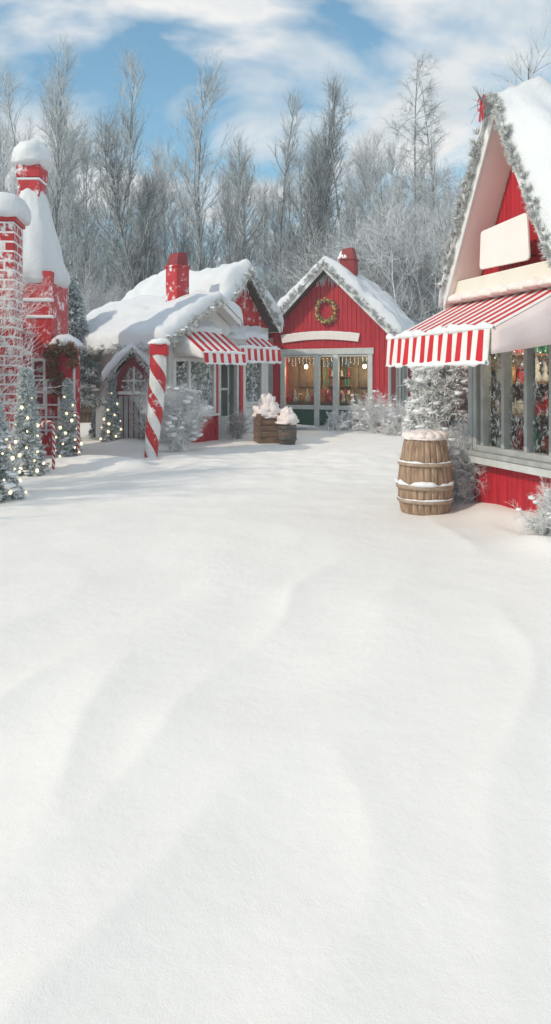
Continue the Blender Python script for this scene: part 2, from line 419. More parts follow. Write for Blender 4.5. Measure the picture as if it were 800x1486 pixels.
def conifer(name, label, cat, x, y, H, Rr, nb=150, nsub=9, per=26, nl=.05, mat='needle_green', snow=.5, group=None, z=None, wd=.0035, low=.05, expo=1.0):
    global rng; rng = np.random.default_rng(int(abs(x * 1013) + y * 177))
    root = thing(name, label, cat, (x, y, (gz(x, y) if z is None else z) - .05), rng.uniform(0, 6), group)
    P, rad = trunk_line(H, .004, 8, .03 * H / 1.8 + .008, .002)
    V, F = tubes(P, rad, 8); raw_mesh('trunk', V, F, M['bark'], root, smooth=True)
    fr = np.sort(rng.uniform(.0, 1, nb) ** 1.25); az = np.arange(nb) * 2.39996 + rng.normal(0, .25, nb)
    L = Rr * ((1 - fr) ** expo * .965 + .035) * rng.uniform(.74, 1.1, nb)
    K = 6; s = np.linspace(0, 1, K)
    zz = low * H + fr * H * (.98 - low)
    sl = .12 + fr * .75
    B = np.zeros((nb, K, 3))
    B[..., 0] = np.cos(az)[:, None] * L[:, None] * s; B[..., 1] = np.sin(az)[:, None] * L[:, None] * s
    B[..., 2] = zz[:, None] + L[:, None] * (sl[:, None] * s - .55 * s ** 2 + .12 * s ** 3)
    rb = np.full((nb, K), .005 * H / 1.8) * np.linspace(1, .3, K)
    S1, rs = branch_out(B, rb, nsub, .15, .97, .28 * Rr, 42, .05, .05, 4, .003, .5, lambda t: 1.15 - .5 * t)
    V0, F0 = merge([tubes(B, rb, 4), tubes(S1, rs, 3)])
    v1, f1 = needles(S1, per, nl, wd); v2, f2 = needles(B, per * 2, nl, wd)
    Vn, Fn = merge([(v1, f1), (v2, f2)])
    raw_mesh('foliage', Vn, Fn, M[mat], root)
    raw_mesh('limbs', V0, F0, M['bark'], root)
    if snow:
        pick = rng.random(nb) < snow; q = B[pick]; n = len(q)
        k = rng.integers(2, K, n); C = q[np.arange(n), k] + np.array([0, 0, .012 * H])
        C2 = q[np.arange(n), np.maximum(k - 1, 1)] + np.array([0, 0, .01 * H])
        C = np.concatenate([C, C2]); sz = np.concatenate([L[pick], L[pick]]) * rng.uniform(.06, .16, 2 * n) + .012
        S = np.stack([sz * 1.25, sz * 1.25, sz * .55], -1)
        V, F = blobs(C, S); raw_mesh('snow_clumps', V, F, M['snow'], root, smooth=True)
    return root, H, Rr

def light_string(label, x, y, H, Rr, n, rotz=0, rb=.022):
    root = thing('light_string', label, 'fairy lights', (x, y, gz(x, y) - .05), rotz)
    turns = 6; pts = []
    for i in range(140):
        t = i / 139; h = .08 + .85 * t; r = Rr * ((1 - h) ** 1.0 * .95 + .05) * .86
        a = turns * 2 * math.pi * t ** .8
        pts.append((r * math.cos(a), r * math.sin(a), h * H + .01 * math.sin(i * 1.7)))
    mb = MB(); mb.tube(pts, .0035, 4); mb.build('wire', M['needle_green'], root, True)
    me = None
    for i in range(n):
        h = .05 + .88 * (1 - math.sqrt((i + random.random()) / n)); r = Rr * ((1 - h) ** 1.0 * .95 + .05) * random.uniform(.93, 1.05)
        a = i * 2.39996 + random.uniform(-.3, .3)
        if me is None:
            b = MB(); b.lathe([(rb * .3, -rb * 1.2), (rb * .85, -rb * .6), (rb, 0), (rb * .75, rb * .7), (rb * .2, rb * 1.15)], 10)
            o = b.build('bulb', M['bulb'], root, True); me = o.data
        else:
            o = link(bpy.data.objects.new('bulb', me), root)
        o.location = (r * math.cos(a), r * math.sin(a), h * H); o.rotation_euler = (random.uniform(-.6, .6), random.uniform(-.6, .6), 0)
        k = random.uniform(.5, 1.15); o.scale = (k, k, k)
    return root

def frost_bush(name, label, cat, x, y, H, W, stems=14, n1=10, n2=8, n3=5, mat='bush_frost', tw=.006, up=.3, spread=38, group=None, z=None, clumps=0, wig=.16, r0=.014):
    global rng; rng = np.random.default_rng(int(abs(x * 1013) + y * 177 + H * 31))
    root = thing(name, label, cat, (x, y, (gz(x, y) if z is None else z) - .06), rng.uniform(0, 6), group)
    tr, cr = [], []
    K = 8
    P = np.zeros((stems, K, 3)); az = rng.uniform(0, 2 * np.pi, stems); el = np.radians(np.abs(rng.normal(0, spread, stems)))
    d = np.stack([np.sin(el) * np.cos(az), np.sin(el) * np.sin(az), np.cos(el)], -1)
    P[:, 0, :2] = rng.normal(0, W * .12, (stems, 2))
    Ls = np.hypot(H * np.cos(el), W * .5 * np.sin(el) ) * rng.uniform(.75, 1.05, stems)
    for k in range(1, K):
        d = nrm(d + rng.normal(0, wig * .6, d.shape) + np.array([0, 0, up / K]))
        P[:, k] = P[:, k - 1] + d * (Ls / (K - 1))[:, None]
    rad = np.full((stems, K), r0) * np.linspace(1, .35, K)
    tr.append(tubes(P, rad, 5))
    P1, r1 = branch_out(P, rad, n1, .1, .98, H * .34, 42, up, wig, 5, r0 * .6, .4); cr.append(tubes(P1, r1, 3))
    P2, r2 = branch_out(P1, r1, n2, .1, .98, H * .15, 44, up * .6, wig, 4, tw, .5); cr.append(tubes(P2, r2, 3))
    if n3:
        P3, r3 = branch_out(P2, r2, n3, .1, .98, H * .075, 46, up * .4, wig, 3, tw * .8, .5); cr.append(tubes(P3, r3, 3))
    V, F = merge(tr); raw_mesh('stems', V, F, M['bush_grey' if mat == 'bush_grey' else 'bush_frost'], root)
    V, F = merge(cr); raw_mesh('twigs', V, F, M[mat], root)
    if clumps:
        q = P1.reshape(-1, 5, 3); ii = rng.integers(0, len(q), clumps); C = q[ii, rng.integers(2, 5, clumps)] + np.array([0, 0, .01])
        sz = rng.uniform(.02, .06, clumps) * H; V, F = blobs(C, np.stack([sz * 1.2, sz * 1.2, sz * .6], -1), .16)
        raw_mesh('snow_clumps', V, F, M['snow'], root, smooth=True)
    return root

def fringe(label, name, cat, world_pts, r, n, mat='garland', ln=None, parent=None, snow=0, wd=.004):
    """needle garland along a polyline (world or house coordinates)"""
    P = np.array([[tuple(p) for p in world_pts]], float)
    seg = np.linalg.norm(np.diff(P[0], axis=0), axis=1); cum = np.concatenate([[0], np.cumsum(seg)])
    L = cum[-1]; m = max(8, int(L / .08)); s = np.linspace(0, L, m)
    Q = np.stack([np.interp(s, cum, P[0, :, k]) for k in range(3)], -1)
    Q += rng.normal(0, r * .12, Q.shape)
    base = Q[0].copy()
    root = thing(name, label, cat, tuple(base)) if parent is None else parent
    off = base if parent is None else 0
    Q = (Q - off)[None]
    rr = np.full((1, m), .012)
    S1, rs = branch_out(Q, rr, int(m * 5), 0, 1, r * 1.0, 55, 0, .12, 4, .004, .6)
    v0 = tubes(Q, rr, 5)
    vn = needles(S1, max(3, int(n / (m * 5))), (ln or r * .55), wd, 45)
    V, F = merge([v0, vn]); raw_mesh('needles' , V, F, M[mat], root)
    if snow:
        k = int(m * 5 * snow); ii = rng.integers(0, len(S1), k); C = S1[ii, 2] + np.array([0, 0, r * .35]); sz = r * rng.uniform(.2, .45, k)
        V, F = blobs(C, np.stack([sz * 1.2, sz * 1.2, sz * .7], -1)); raw_mesh('snow_clumps', V, F, M['snow'], root, smooth=True)
    return root

def lump(mb, c, rx, ry, rz, seed, k=28, m=14, amp=.16, fq=2.2, flat=.25):
    """rounded heap of snow resting on z=c.z"""
    rows = []
    for i in range(m + 1):
        ph = math.pi * i / m; row = []
        for j in range(k):
            th = 2 * math.pi * j / k
            p = Vector((math.sin(ph) * math.cos(th), math.sin(ph) * math.sin(th), math.cos(ph)))
            w = 1 + amp * fn3(p, fq, seed) + amp * .5 * fn3(p, fq * 2.6, seed + 3)
            z = p.z * rz * w
            if p.z < 0: z *= flat
            row.append((c[0] + p.x * rx * w, c[1] + p.y * ry * w, c[2] + z))
        rows.append(row)
    mb.grid(rows, 0, True)

# ------------------------------------------------------------------ house pieces (house coordinates: x along the front, y into the house, z up)
def fmap(a, o, z): return (a, -o, z)
def lmap(a, o, z): return (-o, a, z)
def rmap(W): return lambda a, o, z: (W + o, a, z)

def boards(name, mat, parent, a0, a1, z0, top, holes=(), pitch=.13, o0=-.1, o1=0., mp=fmap, ch=.012, label=None):
    """vertical boards between a0..a1 from z0 up to top(a); rectangular holes (a0,a1,z0,z1)"""
    cuts = {a0, a1}
    n = max(1, round((a1 - a0) / pitch))
    for i in range(1, n): cuts.add(a0 + (a1 - a0) * i / n)
    for h in holes:
        for e in h[:2]:
            if a0 < e < a1: cuts.add(e)
    brk = getattr(top, 'brk', None)
    if brk and a0 < brk < a1: cuts.add(brk)
    cs = sorted(cuts); mb = MB()
    for u0, u1 in zip(cs, cs[1:]):
        if u1 - u0 < 1e-4: continue
        um = (u0 + u1) / 2; spans = [(z0, None)]
        for h in holes:
            if h[0] <= um <= h[1]:
                new = []
                for (s, e) in spans:
                    if h[2] > s: new.append((s, h[2]))
                    new.append((h[3], e))
                spans = new
        for s, e in spans:
            tl = e if e is not None else top(u0); tr = e if e is not None else top(u1)
            if min(tl, tr) - s < .005 and max(tl, tr) - s < .02: continue
            tl, tr = max(tl, s + .002), max(tr, s + .002)
            c = min(ch, (u1 - u0) * .3)
            L = []
            for (uu0, uu1, o) in ((u0, u1, o0), (u0, u1, o1 - ch), (u0 + c, u1 - c, o1)):
                f0 = (uu0 - u0) / (u1 - u0); f1 = (uu1 - u0) / (u1 - u0)
                L.append([(uu0, o, s), (uu1, o, s), (uu1, o, tl + (tr - tl) * f1), (uu0, o, tl + (tr - tl) * f0)])
            vs = [mp(*p) for l in L for p in l]
            fs = [(3, 2, 1, 0), (8, 9, 10, 11)]
            for b in (0, 4):
                for i in range(4): fs.append((b + i, b + (i + 1) % 4, b + 4 + (i + 1) % 4, b + 4 + i))
            mb.add(vs, fs)
    o = mb.build(name, mat, parent)
    if label: o['label'] = label
    return o

def gable_top(W, He, Hr, drop=.0):
    f = lambda u: (He + (Hr - He) * (1 - abs(u - W / 2) / (W / 2))) - drop
    f.brk = W / 2
    return f

def roof(parent, W, D, He, Hr, of, ob, os_, th=.09, front_mat='white_trim', snow_t=.26, seed=1, lumps=.5, soffit=None, nu=46, nv=56, cap_t=None, osr=None):
    s = (Hr - He) / (W / 2)
    # deck: two slabs
    mb = MB(); y0, y1 = -of, D + ob
    xl, zl = -os_, He - os_ * s
    osr = os_ if osr is None else osr
    xr, zr_ = W + osr, He - osr * s
    for sgn in (0, 1):
        A = (xl, zl) if not sgn else (xr, zr_); B = (W / 2, Hr)
        mb.prism([A, B, (B[0], B[1] + th * math.hypot(1, s)), (A[0], A[1] + th * math.hypot(1, s))], -y0, -y1, fmap)
    rf = mb.build('roof', M[soffit] if soffit else M['roof_wood'], parent)
    # barge boards on the front rake, butted at the ridge, standing just proud
    mb = MB(); bw = .17
    for sgn in (0, 1):
        h = math.hypot(1, s); xe, ze = (xl - .01, zl) if not sgn else (xr + .01, zr_)
        mb.prism([(xe, ze - .02 - .03), (W / 2, Hr - .03), (W / 2, Hr + th * h - .01), (xe, ze + th * h - .02)], of + .002, of + .035, fmap)
    mb.build('barge_board', M[front_mat], rf, bev=.006)
    # snow
    sl = math.hypot(W / 2 - xl, Hr - zl)
    rows_t, rows_b = [], []
    hb = th * math.hypot(1, s) + .004
    ex = .07
    for i in range(nu + 1):
        u = i / nu; u = .5 - .5 * math.cos(math.pi * u) if True else u
        y = (y0 - ex) + (y1 - y0 + 2 * ex) * u
        rt, rbm = [], []
        for j in range(nv + 1):
            v = j / nv; v = v + .06 * math.sin(2 * math.pi * 2 * v) / (2 * math.pi) * 2
            x = (xl - ex) + (xr - xl + 2 * ex) * v
            zb = Hr - abs(x - W / 2) * s + hb
            k = math.exp(-((x - W / 2) / (.16 * W)) ** 2)
            n = Vector((math.copysign(s, x - W / 2) * (1 - k), 0, 1)).normalized()
            e1 = min(y - (y0 - ex), (y1 + ex) - y); e2 = min(x - (xl - ex), (xr + ex) - x) * math.hypot(1, s)
            T = snow_t * (cap_t(y) if cap_t else 1) * (1 + lumps * .55 * fn3((x, y, 0), 1.1, seed) + lumps * .42 * fn3((x, y, 0), 2.7, seed + 4) + lumps * .16 * fn3((x, y, 0), 7, seed + 9))
            rnd = .22
            q1 = max(0, 1 - e1 / rnd); q2 = max(0, 1 - e2 / rnd)
            pr = math.sqrt(max(0., 1 - q1 * q1)) * math.sqrt(max(0., 1 - q2 * q2))
            # round off the ridge
            zr = zb - k * .1 * s
            p = Vector((x, y, zb)) + n * T * pr - Vector((0, 0, k * .06 * s * pr))
            # sag over the edges
            if e2 < .08: p.z -= (.08 - e2) * .9
            rt.append(p); rbm.append(Vector((min(max(x, xl + .02), xr - .02), min(max(y, y0 + .02), y1 - .02), Hr - abs(min(max(x, xl + .02), xr - .02) - W / 2) * s + hb)))
        rows_t.append(rt); rows_b.append(rbm)
    mb = MB(); mb.grid(rows_t); mb.grid(rows_b, flip=True)
    for a, b in ((rows_t[0], rows_b[0]), (rows_t[-1], rows_b[-1]), ([r[0] for r in rows_t], [r[0] for r in rows_b]), ([r[-1] for r in rows_t], [r[-1] for r in rows_b])):
        mb.grid([a, b])
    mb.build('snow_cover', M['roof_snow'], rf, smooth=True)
    return rf, s, xl, zl

def window(parent, a0, a1, z0, z1, cols, rows=1, mat='white_trim', pane='glass', mp=fmap, fw=.07, mw=.045, depth=(-.1, .03), sill=True, name='window', sill_mat=None, pane_o=-.05):
    mb = MB(); o0, o1 = depth
    mb.box(a0, a0 + fw, o0, o1, z0, z1, mp); mb.box(a1 - fw, a1, o0, o1, z0, z1, mp)
    mb.box(a0 + fw, a1 - fw, o0, o1 - .002, z1 - fw, z1, mp); mb.box(a0 + fw, a1 - fw, o0, o1 - .002, z0, z0 + fw, mp)
    cs = cols if isinstance(cols, (list, tuple)) else [a0 + fw + (a1 - a0 - 2 * fw) * i / cols for i in range(1, cols)]
    for c in cs: mb.box(c - mw / 2, c + mw / 2, o0 + .01, o1 - .012, z0 + fw, z1 - fw, mp)
    xs = [a0 + fw] + list(cs) + [a1 - fw]
    rs = rows if isinstance(rows, (list, tuple)) else [z0 + fw + (z1 - z0 - 2 * fw) * i / rows for i in range(1, rows)]
    for k, (p, q) in enumerate(zip(xs, xs[1:])):
        for z in rs: mb.box(p + (mw / 2 if k else 0), q - (mw / 2 if k < len(xs) - 2 else 0), o0 + .015, o1 - .018, z - mw / 2.4, z + mw / 2.4, mp)
    w = mb.build(name, M[mat], parent, bev=.005)
    mb = MB(); mb.box(a0 + fw * .5, a1 - fw * .5, pane_o - .004, pane_o + .004, z0 + fw * .5, z1 - fw * .5, mp); mb.build('pane', M[pane], w)
    if sill:
        mb = MB(); mb.box(a0 - .05, a1 + .05, o1 - .12, o1 + .07, z0 - .06, z0 - .002, mp)
        mb.build('sill', M[sill_mat or mat], w, bev=.008)
    return w

def stripes_awning(parent, u0, u1, zw, proj, zf, val, n, frame_o=.02, sag=.03, side=True, snow=.03, mats=('fabric_red', 'fabric_white'), side_mat='fabric_white', scallop=0, phase=0, cover=0, seed=0, lowz=None):
    mb = MB(); NS = 12
    def prof(s): return (frame_o + proj * s, zw + (zf - zw) * s - sag * math.sin(math.pi * s) + .02 * math.sin(math.pi * s))
    for k in range(n):
        a0, a1 = u0 + (u1 - u0) * k / n, u0 + (u1 - u0) * (k + 1) / n
        rows = []
        for i in range(NS + 1):
            o, z = prof(i / NS); rows.append([fmap(a0 + (a1 - a0) * q / 3, o, z) for q in range(4)])
        mb.grid(rows, (k + phase) % 2)
    aw = mb.build('awning', [M[mats[0]], M[mats[1]]], parent, recalc=False)
    md = aw.modifiers.new('cloth', 'SOLIDIFY'); md.thickness = .012; md.offset = -1
    for p in aw.data.polygons: p.use_smooth = True
    mb = MB()
    for k in range(n):
        a0, a1 = u0 + (u1 - u0) * k / n, u0 + (u1 - u0) * (k + 1) / n
        rows = []
        for i in range(6):
            t = i / 5; row = []
            for q in range(7):
                f = q / 6; a = a0 + (a1 - a0) * f
                dz = val * (1 + scallop * math.sin(math.pi * f))
                o = frame_o + proj + .006 + .03 * t + .012 * math.sin(a * 23) * t
                row.append(fmap(a, o, zf + .004 - dz * t))
            rows.append(row)
        mb.grid(rows, (k + phase) % 2)
    va = mb.build('valance', [M[mats[0]], M[mats[1]]], aw, recalc=False)
    md = va.modifiers.new('cloth', 'SOLIDIFY'); md.thickness = .01
    if side:
        for a, sg in ((u0, -1), (u1, 1)):
            mb = MB(); rows = []
            for i in range(NS + 1):
                s = i / NS; o, z = prof(s)
                lo = (lowz if lowz else zf - val * .6)
                zl = lo + (zw - .55 * (zw - zf) - lo) * (1 - s) * .35
                rows.append([fmap(a + sg * (.004 + .045 * math.sin(math.pi * t) * math.sin(math.pi * s) + .012 * math.sin(s * 16) * t), o, z + (zl - z) * t - .002) for t in (0, .25, .5, .75, 1)])
            mb.grid(rows); sp = mb.build('side_panel', M[side_mat], aw, smooth=True, recalc=False)
            md = sp.modifiers.new('cloth', 'SOLIDIFY'); md.thickness = .01
    if snow:
        mb = MB(); rows = []
        m = int((u1 - u0) / .03)
        for i in range(m + 1):
            a = u0 - .02 + (u1 - u0 + .04) * i / m
            r = snow * (1 + .9 * fn3((a, seed, 0), 6, seed) + .5 * fn3((a, seed, 0), 17, seed)); r = max(r, .006)
            if i in (0, m): r *= .3
            row = []
            for j in range(10):
                th = 2 * math.pi * j / 10
                row.append(fmap(a, frame_o + proj - .01 + r * 1.2 * math.cos(th), zf + .012 + r * .5 + r * math.sin(th)))
            rows.append(row)
        mb.grid(rows, 0, True)
        rows = []
        for i in range(m + 1):
            a = u0 + (u1 - u0) * i / m
            r = snow * .75 * (1 + 1.0 * fn3((a, seed + 5, 0), 7, seed) + .6 * fn3((a, seed, 0), 19, seed)); r = max(r, .004)
            zc = zf - val * (1 + (scallop * abs(math.sin(math.pi * (a - u0) / ((u1 - u0) / n))) if scallop else 0))
            rows.append([fmap(a, frame_o + proj + .045 + r * .8 * math.cos(2 * math.pi * j / 8), zc + r * math.sin(2 * math.pi * j / 8)) for j in range(8)])
        mb.grid(rows, 0, True)
        mb.build('snow_edge', M['snow'], aw, smooth=True)
    if cover:   # snow lying on the upper part of the cloth
        mb = MB(); top, bot = [], []
        m = 40
        for i in range(m + 1):
            a = u0 - .01 + (u1 - u0 + .02) * i / m; rt, rb_ = [], []
            cv = cover * (1 + .35 * fn3((a, 0, seed), 3.5, seed))
            for j in range(17):
                f = j / 16; s = f * cv; o, z = prof(s)
                h = .1 * math.sqrt(max(0, 1 - max(0, (f - .72) / .28) ** 2)) * (1 + .5 * fn3((a, s, 0), 6, seed)) if f < 1 else 0
                if i in (0, m): h = 0
                rt.append(fmap(a, o + h * .3, z + .012 + h)); rb_.append(fmap(a, o, z + .008))
            top.append(rt); bot.append(rb_)
        mb.grid(top); mb.grid(bot, flip=True); mb.grid([[r[-1] for r in top], [r[-1] for r in bot]])
        mb.build('snow_cover', M['roof_snow'], aw, smooth=True)
    return aw

def chimney(parent, x, y, w, d, z0, z1, mat='red_frosty', cap='dark_red', flare=True, snow=0, tilt=0):
    mb = MB(); mb.box(x - w / 2, x + w / 2, y - d / 2, y + d / 2, z0, z1 - .42)
    mb.box(x - w * .56, x + w * .56, y - d * .56, y + d * .56, z1 - .42, z1 - .36)
    c = mb.build('chimney', M[mat], parent, bev=.012)
    mb = MB(); a, b = w * .46, w * .34
    lo = [(x - a, y - d * .46, z1 - .358), (x + a, y - d * .46, z1 - .358), (x + a, y + d * .46, z1 - .358), (x - a, y + d * .46, z1 - .358)]
    hi = [(x - b + tilt, y - d * .4, z1 - .04), (x + b + tilt, y - d * .4, z1), (x + b + tilt, y + d * .4, z1), (x - b + tilt, y + d * .4, z1 - .04)]
    mb.add(lo + hi, [(3, 2, 1, 0), (4, 5, 6, 7), (0, 1, 5, 4), (1, 2, 6, 5), (2, 3, 7, 6), (3, 0, 4, 7)])
    mb.build('chimney_cap', M[cap], c, bev=.012)
    if snow:
        mb = MB(); lump(mb, (x - w * .25, y, z1 - .36), w * .5, d * .5, snow, 5); mb.build('snow_cap', M['snow'], c, smooth=True)
    return c

def item_on(house, name, label, cat, group, me, lx, ly, lz, sc=1, rz=0, proto=None):
    o = bpy.data.objects.new(name, me); link(o)
    o.location = house.matrix_world_local @ Vector((lx, ly, lz)) if hasattr(house, 'matrix_world_local') else hmat(house) @ Vector((lx, ly, lz))
    o.rotation_euler = (0, 0, house.rotation_euler.z + rz); o.scale = (sc, sc, sc)
    tag(o, label, cat, group)
    return o

def hmat(h): return Matrix.Translation(h.location) @ Matrix.Rotation(h.rotation_euler.z, 4, 'Z')

def item_mesh(kind, mat):
    mb = MB()
    if kind == 'bottle': mb.lathe([(.036, 0), (.04, .02), (.04, .17), (.03, .2), (.014, .225), (.014, .28), (.017, .283), (.017, .3)], 12)
    elif kind == 'jar': mb.lathe([(.05, 0), (.056, .02), (.056, .11), (.045, .125), (.05, .128), (.05, .155)], 12)
    elif kind == 'gift':
        mb.box(-.07, .07, -.06, .06, 0, .12); mb.box(-.074, .074, -.012, .012, .12, .13)
        mb.lathe([(.004, .13), (.03, .15), (.03, .165), (.004, .175)], 8)
    elif kind == 'figure':
        mb.lathe([(.05, 0), (.055, .04), (.035, .1), (.02, .115), (.034, .14), (.036, .16), (.028, .185), (.03, .188), (.012, .24), (.004, .27)], 12)
    o = mb.build('tmp', mat, None, smooth=(kind != 'gift')); me = o.data; bpy.data.objects.remove(o); return me

# ================================================================== far red shop (frontal gable, wreath, plank sign)
F = thing('red_shop', 'red board shop with a wreath on its gable and a green panelled glazed front', 'shop', (-.2, 22.47, -.03), R(-22))
W, D, He, Hr = 3.95, 4.0, 3.02, 5.0
gt = gable_top(W, He, Hr, .03)
WIN = (.42, 3.42, .0, 2.52)
boards('wall', M['red_boards'], F, 0, W, 0, gt, [WIN], .145)
mb = MB()
mb.box(0.004, .1, .1, D, 0, He - .03); mb.box(0, W, D - .1, D - .003, 0, He - .03)
mb.prism([(0, He - .03), (W, He - .03), (W / 2, Hr - .03)], -D + .003, -D + .1, fmap)
mb.build('rear_wall', M['red_boards'], F)
SW = (.95, 2.75, .55, 2.2)
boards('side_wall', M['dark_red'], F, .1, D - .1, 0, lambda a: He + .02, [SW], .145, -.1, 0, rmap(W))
for e in ((W - .03, W + .03, -.03, .16), (-.03, .13, -.03, -.004)):
    mb = MB(); mb.box(*e, 0, He - .1); mb.build('corner_board', M['grey_trim'], F, bev=.008)
rf, s, xl, zl = roof(F, W, D, He, Hr, .38, .25, .32, .1, 'white_trim', .34, 3, .8)
window(F, *SW, 3, 2, 'pale_grey_trim', 'sparse_frost_glass', rmap(W), .09, .06)
# glazed front
wf = MB()
a0, a1, z0, z1 = WIN; fw = .13
zr = .62
cols = [(a0 + 1.13, a0 + 1.3), (a0 + 1.75, a0 + 1.93)]
wf.box(a0 - .06, a1 + .06, -.1, .06, z1 - .16, z1 + .03, fmap); 
wf.box(a0 - .02, a0 + fw, -.1, .045, 0, z1 - .162, fmap); wf.box(a1 - fw, a1 + .02, -.1, .045, 0, z1 - .162, fmap)
for c in cols: wf.box(c[0], c[1], -.1, .05, 0, z1 - .162, fmap)
xs = [(a0 + fw, cols[0][0]), (cols[0][1], cols[1][0]), (cols[1][1], a1 - fw)]
for p, q in xs:
    wf.box(p, q, -.1, .03, zr, zr + .13, fmap); wf.box(p, q, -.1, .03, 0.02, .12, fmap); wf.box(p, q, -.1, .02, z1 - .23, z1 - .163, fmap)
wn = wf.build('window', M['pale_grey_trim'], F, bev=.008)
mb = MB()
for p, q in xs: mb.box(p - .01, q + .01, -.055, -.047, zr + .1, z1 - .2, fmap)
mb.build('pane', M['glass'], wn)
for p, q in xs:
    mb = MB(); mb.box(p - .002, q + .002, -.08, -.02, .11, zr + .01, fmap)
    mb.box(p + .05, q - .05, -.02, -.008, .17, zr - .06, fmap); mb.build('green_panel', M['green_panel'], wn, bev=.006)
mb = MB(); mb.box(.2, 2.9, .07, .75, 0, .1, fmap); mb.build('doorstep', M['pale_grey_trim'], F, bev=.015)
mb = MB(); lump(mb, (.9, -.55, .1), .9, .3, .07, 4, amp=.2); mb.build('step_snow', M['snow'], F, smooth=True)
# interior
mb = MB(); mb.box(.1, W - .1, 1.5, 1.56, 0, 2.9); mb.box(.1, W - .1, .1, 1.5, .005, .05); mb.box(.1, W - .1, .1, 1.5, 2.7, 2.74); mb.build('interior_wall', M['inside'], F)
for p, q in ((.5, 1.3), (2.6, 3.4)):
    mb = MB(); mb.box(p, q, 1.44, 1.495, 1.3, 2.2); mb.build('wall_panel', M['brown_wall'], F, bev=.01)
mb = MB(); mb.box(.45, W - .45, .35, .75, .78, .84); mb.box(.5, W - .5, .4, .7, .05, .78); ct = mb.build('counter', M['shelf_wood'], F, bev=.008)
mb = MB()
for z in (1.05, 1.35, 1.65, 1.95): mb.box(1.45, 2.4, 1.18, 1.44, z, z + .03)
mb.build('shelf', M['shelf_wood'], F, bev=.004)
for lx in (.95, 2.95):
    Lp = thing('pendant_lamp', 'small glowing lamp hanging in the ' + ('window nearer the crates' if lx < 2 else 'window beside the shop corner'), 'lamp', hmat(F) @ Vector((lx, .9, 2.0)), F.rotation_euler.z)
    b = MB(); b.lathe([(.012, .09), (.03, .07), (.06, .01), (.045, -.05), (.015, -.07)], 14); b.build('bulb', M['lamp'], Lp, True)
    b = MB(); b.tube([(0, 0, .1), (0, 0, .7)], .006, 6); b.lathe([(.1, .06), (.03, .14), (.015, .16)], 14); b.build('lamp_shade', M['metal_dark'], Lp, True)
    ld = bpy.data.lights.new('lamp_glow', 'POINT'); ld.energy = 42; ld.color = (1, .72, .4); ld.shadow_soft_size = .07
    lo = link(bpy.data.objects.new('lamp_glow', ld), Lp); lo.location = (0, 0, -.16)
MESH = {k: item_mesh(a, M[b]) for k, a, b in (('green_bottle', 'bottle', 'bottle_green'), ('red_bottle', 'bottle', 'bottle_red'), ('blue_bottle', 'bottle', 'bottle_blue'),
        ('amber_jar', 'jar', 'amber'), ('red_gift', 'gift', 'red_paint'), ('white_figure', 'figure', 'white_trim'), ('red_figure', 'figure', 'red_paint'), ('white_jar', 'jar', 'cream'))}
for zi, (z, kinds) in enumerate(((1.08, ('red_bottle', 'white_jar')), (1.38, ('green_bottle', 'green_bottle', 'red_bottle')), (1.68, ('green_bottle', 'red_bottle', 'white_figure')), (1.98, ('blue_bottle',)))):
    for i in range(8):
        k = kinds[i % len(kinds)]; nm = k.split('_')[1]
        item_on(F, nm, '%s %s on the shelves behind the glazed shop door' % tuple(k.split('_')), nm, k.replace('_', ' ') + 's on the door shelves', MESH[k], 1.52 + i * .112, 1.28 + random.uniform(-.03, .03), z, .85)
for i in range(26):
    k = ('red_gift', 'white_figure', 'amber_jar', 'red_figure', 'white_jar')[(i * 3 + i // 5) % 5]; nm = k.split('_')[1]
    nmm = {'gift': 'gift_box', 'figure': 'figurine', 'jar': 'jar'}[nm]
    item_on(F, nmm, '%s %s on the counter inside the green panelled shop' % (k.split('_')[0], nmm.replace('_', ' ')), nmm.replace('_', ' '), k.replace('_', ' ') + 's on the shop counter', MESH[k], .5 + i * .118, (.42, .6)[i % 2] + random.uniform(-.03, .03), .842, random.uniform(1.2, 1.8), random.uniform(-.4, .4))
def fairy_curtain(label, house, a0, a1, z, o, n, drop, seed, rb=.012):
    rnd = random.Random(seed)
    root = thing('light_string', label, 'fairy lights', hmat(house) @ Vector((a0, -o, z)), house.rotation_euler.z)
    mb = MB(); L = a1 - a0
    mb.tube([(L * i / 30, 0, -.02 * math.sin(i * .9) ** 2) for i in range(31)], .004, 4)
    spots = []
    m = max(2, n // 4)
    for i in range(m):
        x = L * (i + .5) / m; d = drop * rnd.uniform(.4, 1)
        mb.tube([(x, 0, 0), (x + .01, 0, -d * .5), (x, 0, -d)], .003, 4)
        for k in range(4): spots.append((x, -d * (k + .6) / 4))
    mb.build('wire', M['metal_dark'], root)
    me = None
    for x, z_ in spots:
        if me is None:
            b = MB(); b.lathe([(rb * .3, -rb), (rb, 0), (rb * .3, rb)], 8); o = b.build('bulb', M['fairy'], root, True); me = o.data
        else: o = link(bpy.data.objects.new('bulb', me), root)
        o.location = (x + rnd.uniform(-.015, .015), rnd.uniform(-.01, .01), z_)
for (p, q), nm, sd in ((xs[0], 'window pane nearer the crates', 1), (xs[1], 'glazed door', 2), (xs[2], 'window pane beside the corner', 3)):
    fairy_curtain('tiny warm lights strung inside the top of the ' + nm, F, p + .02, q - .02, z1 - .24, -.14, int((q - p) * 34), .32, sd)
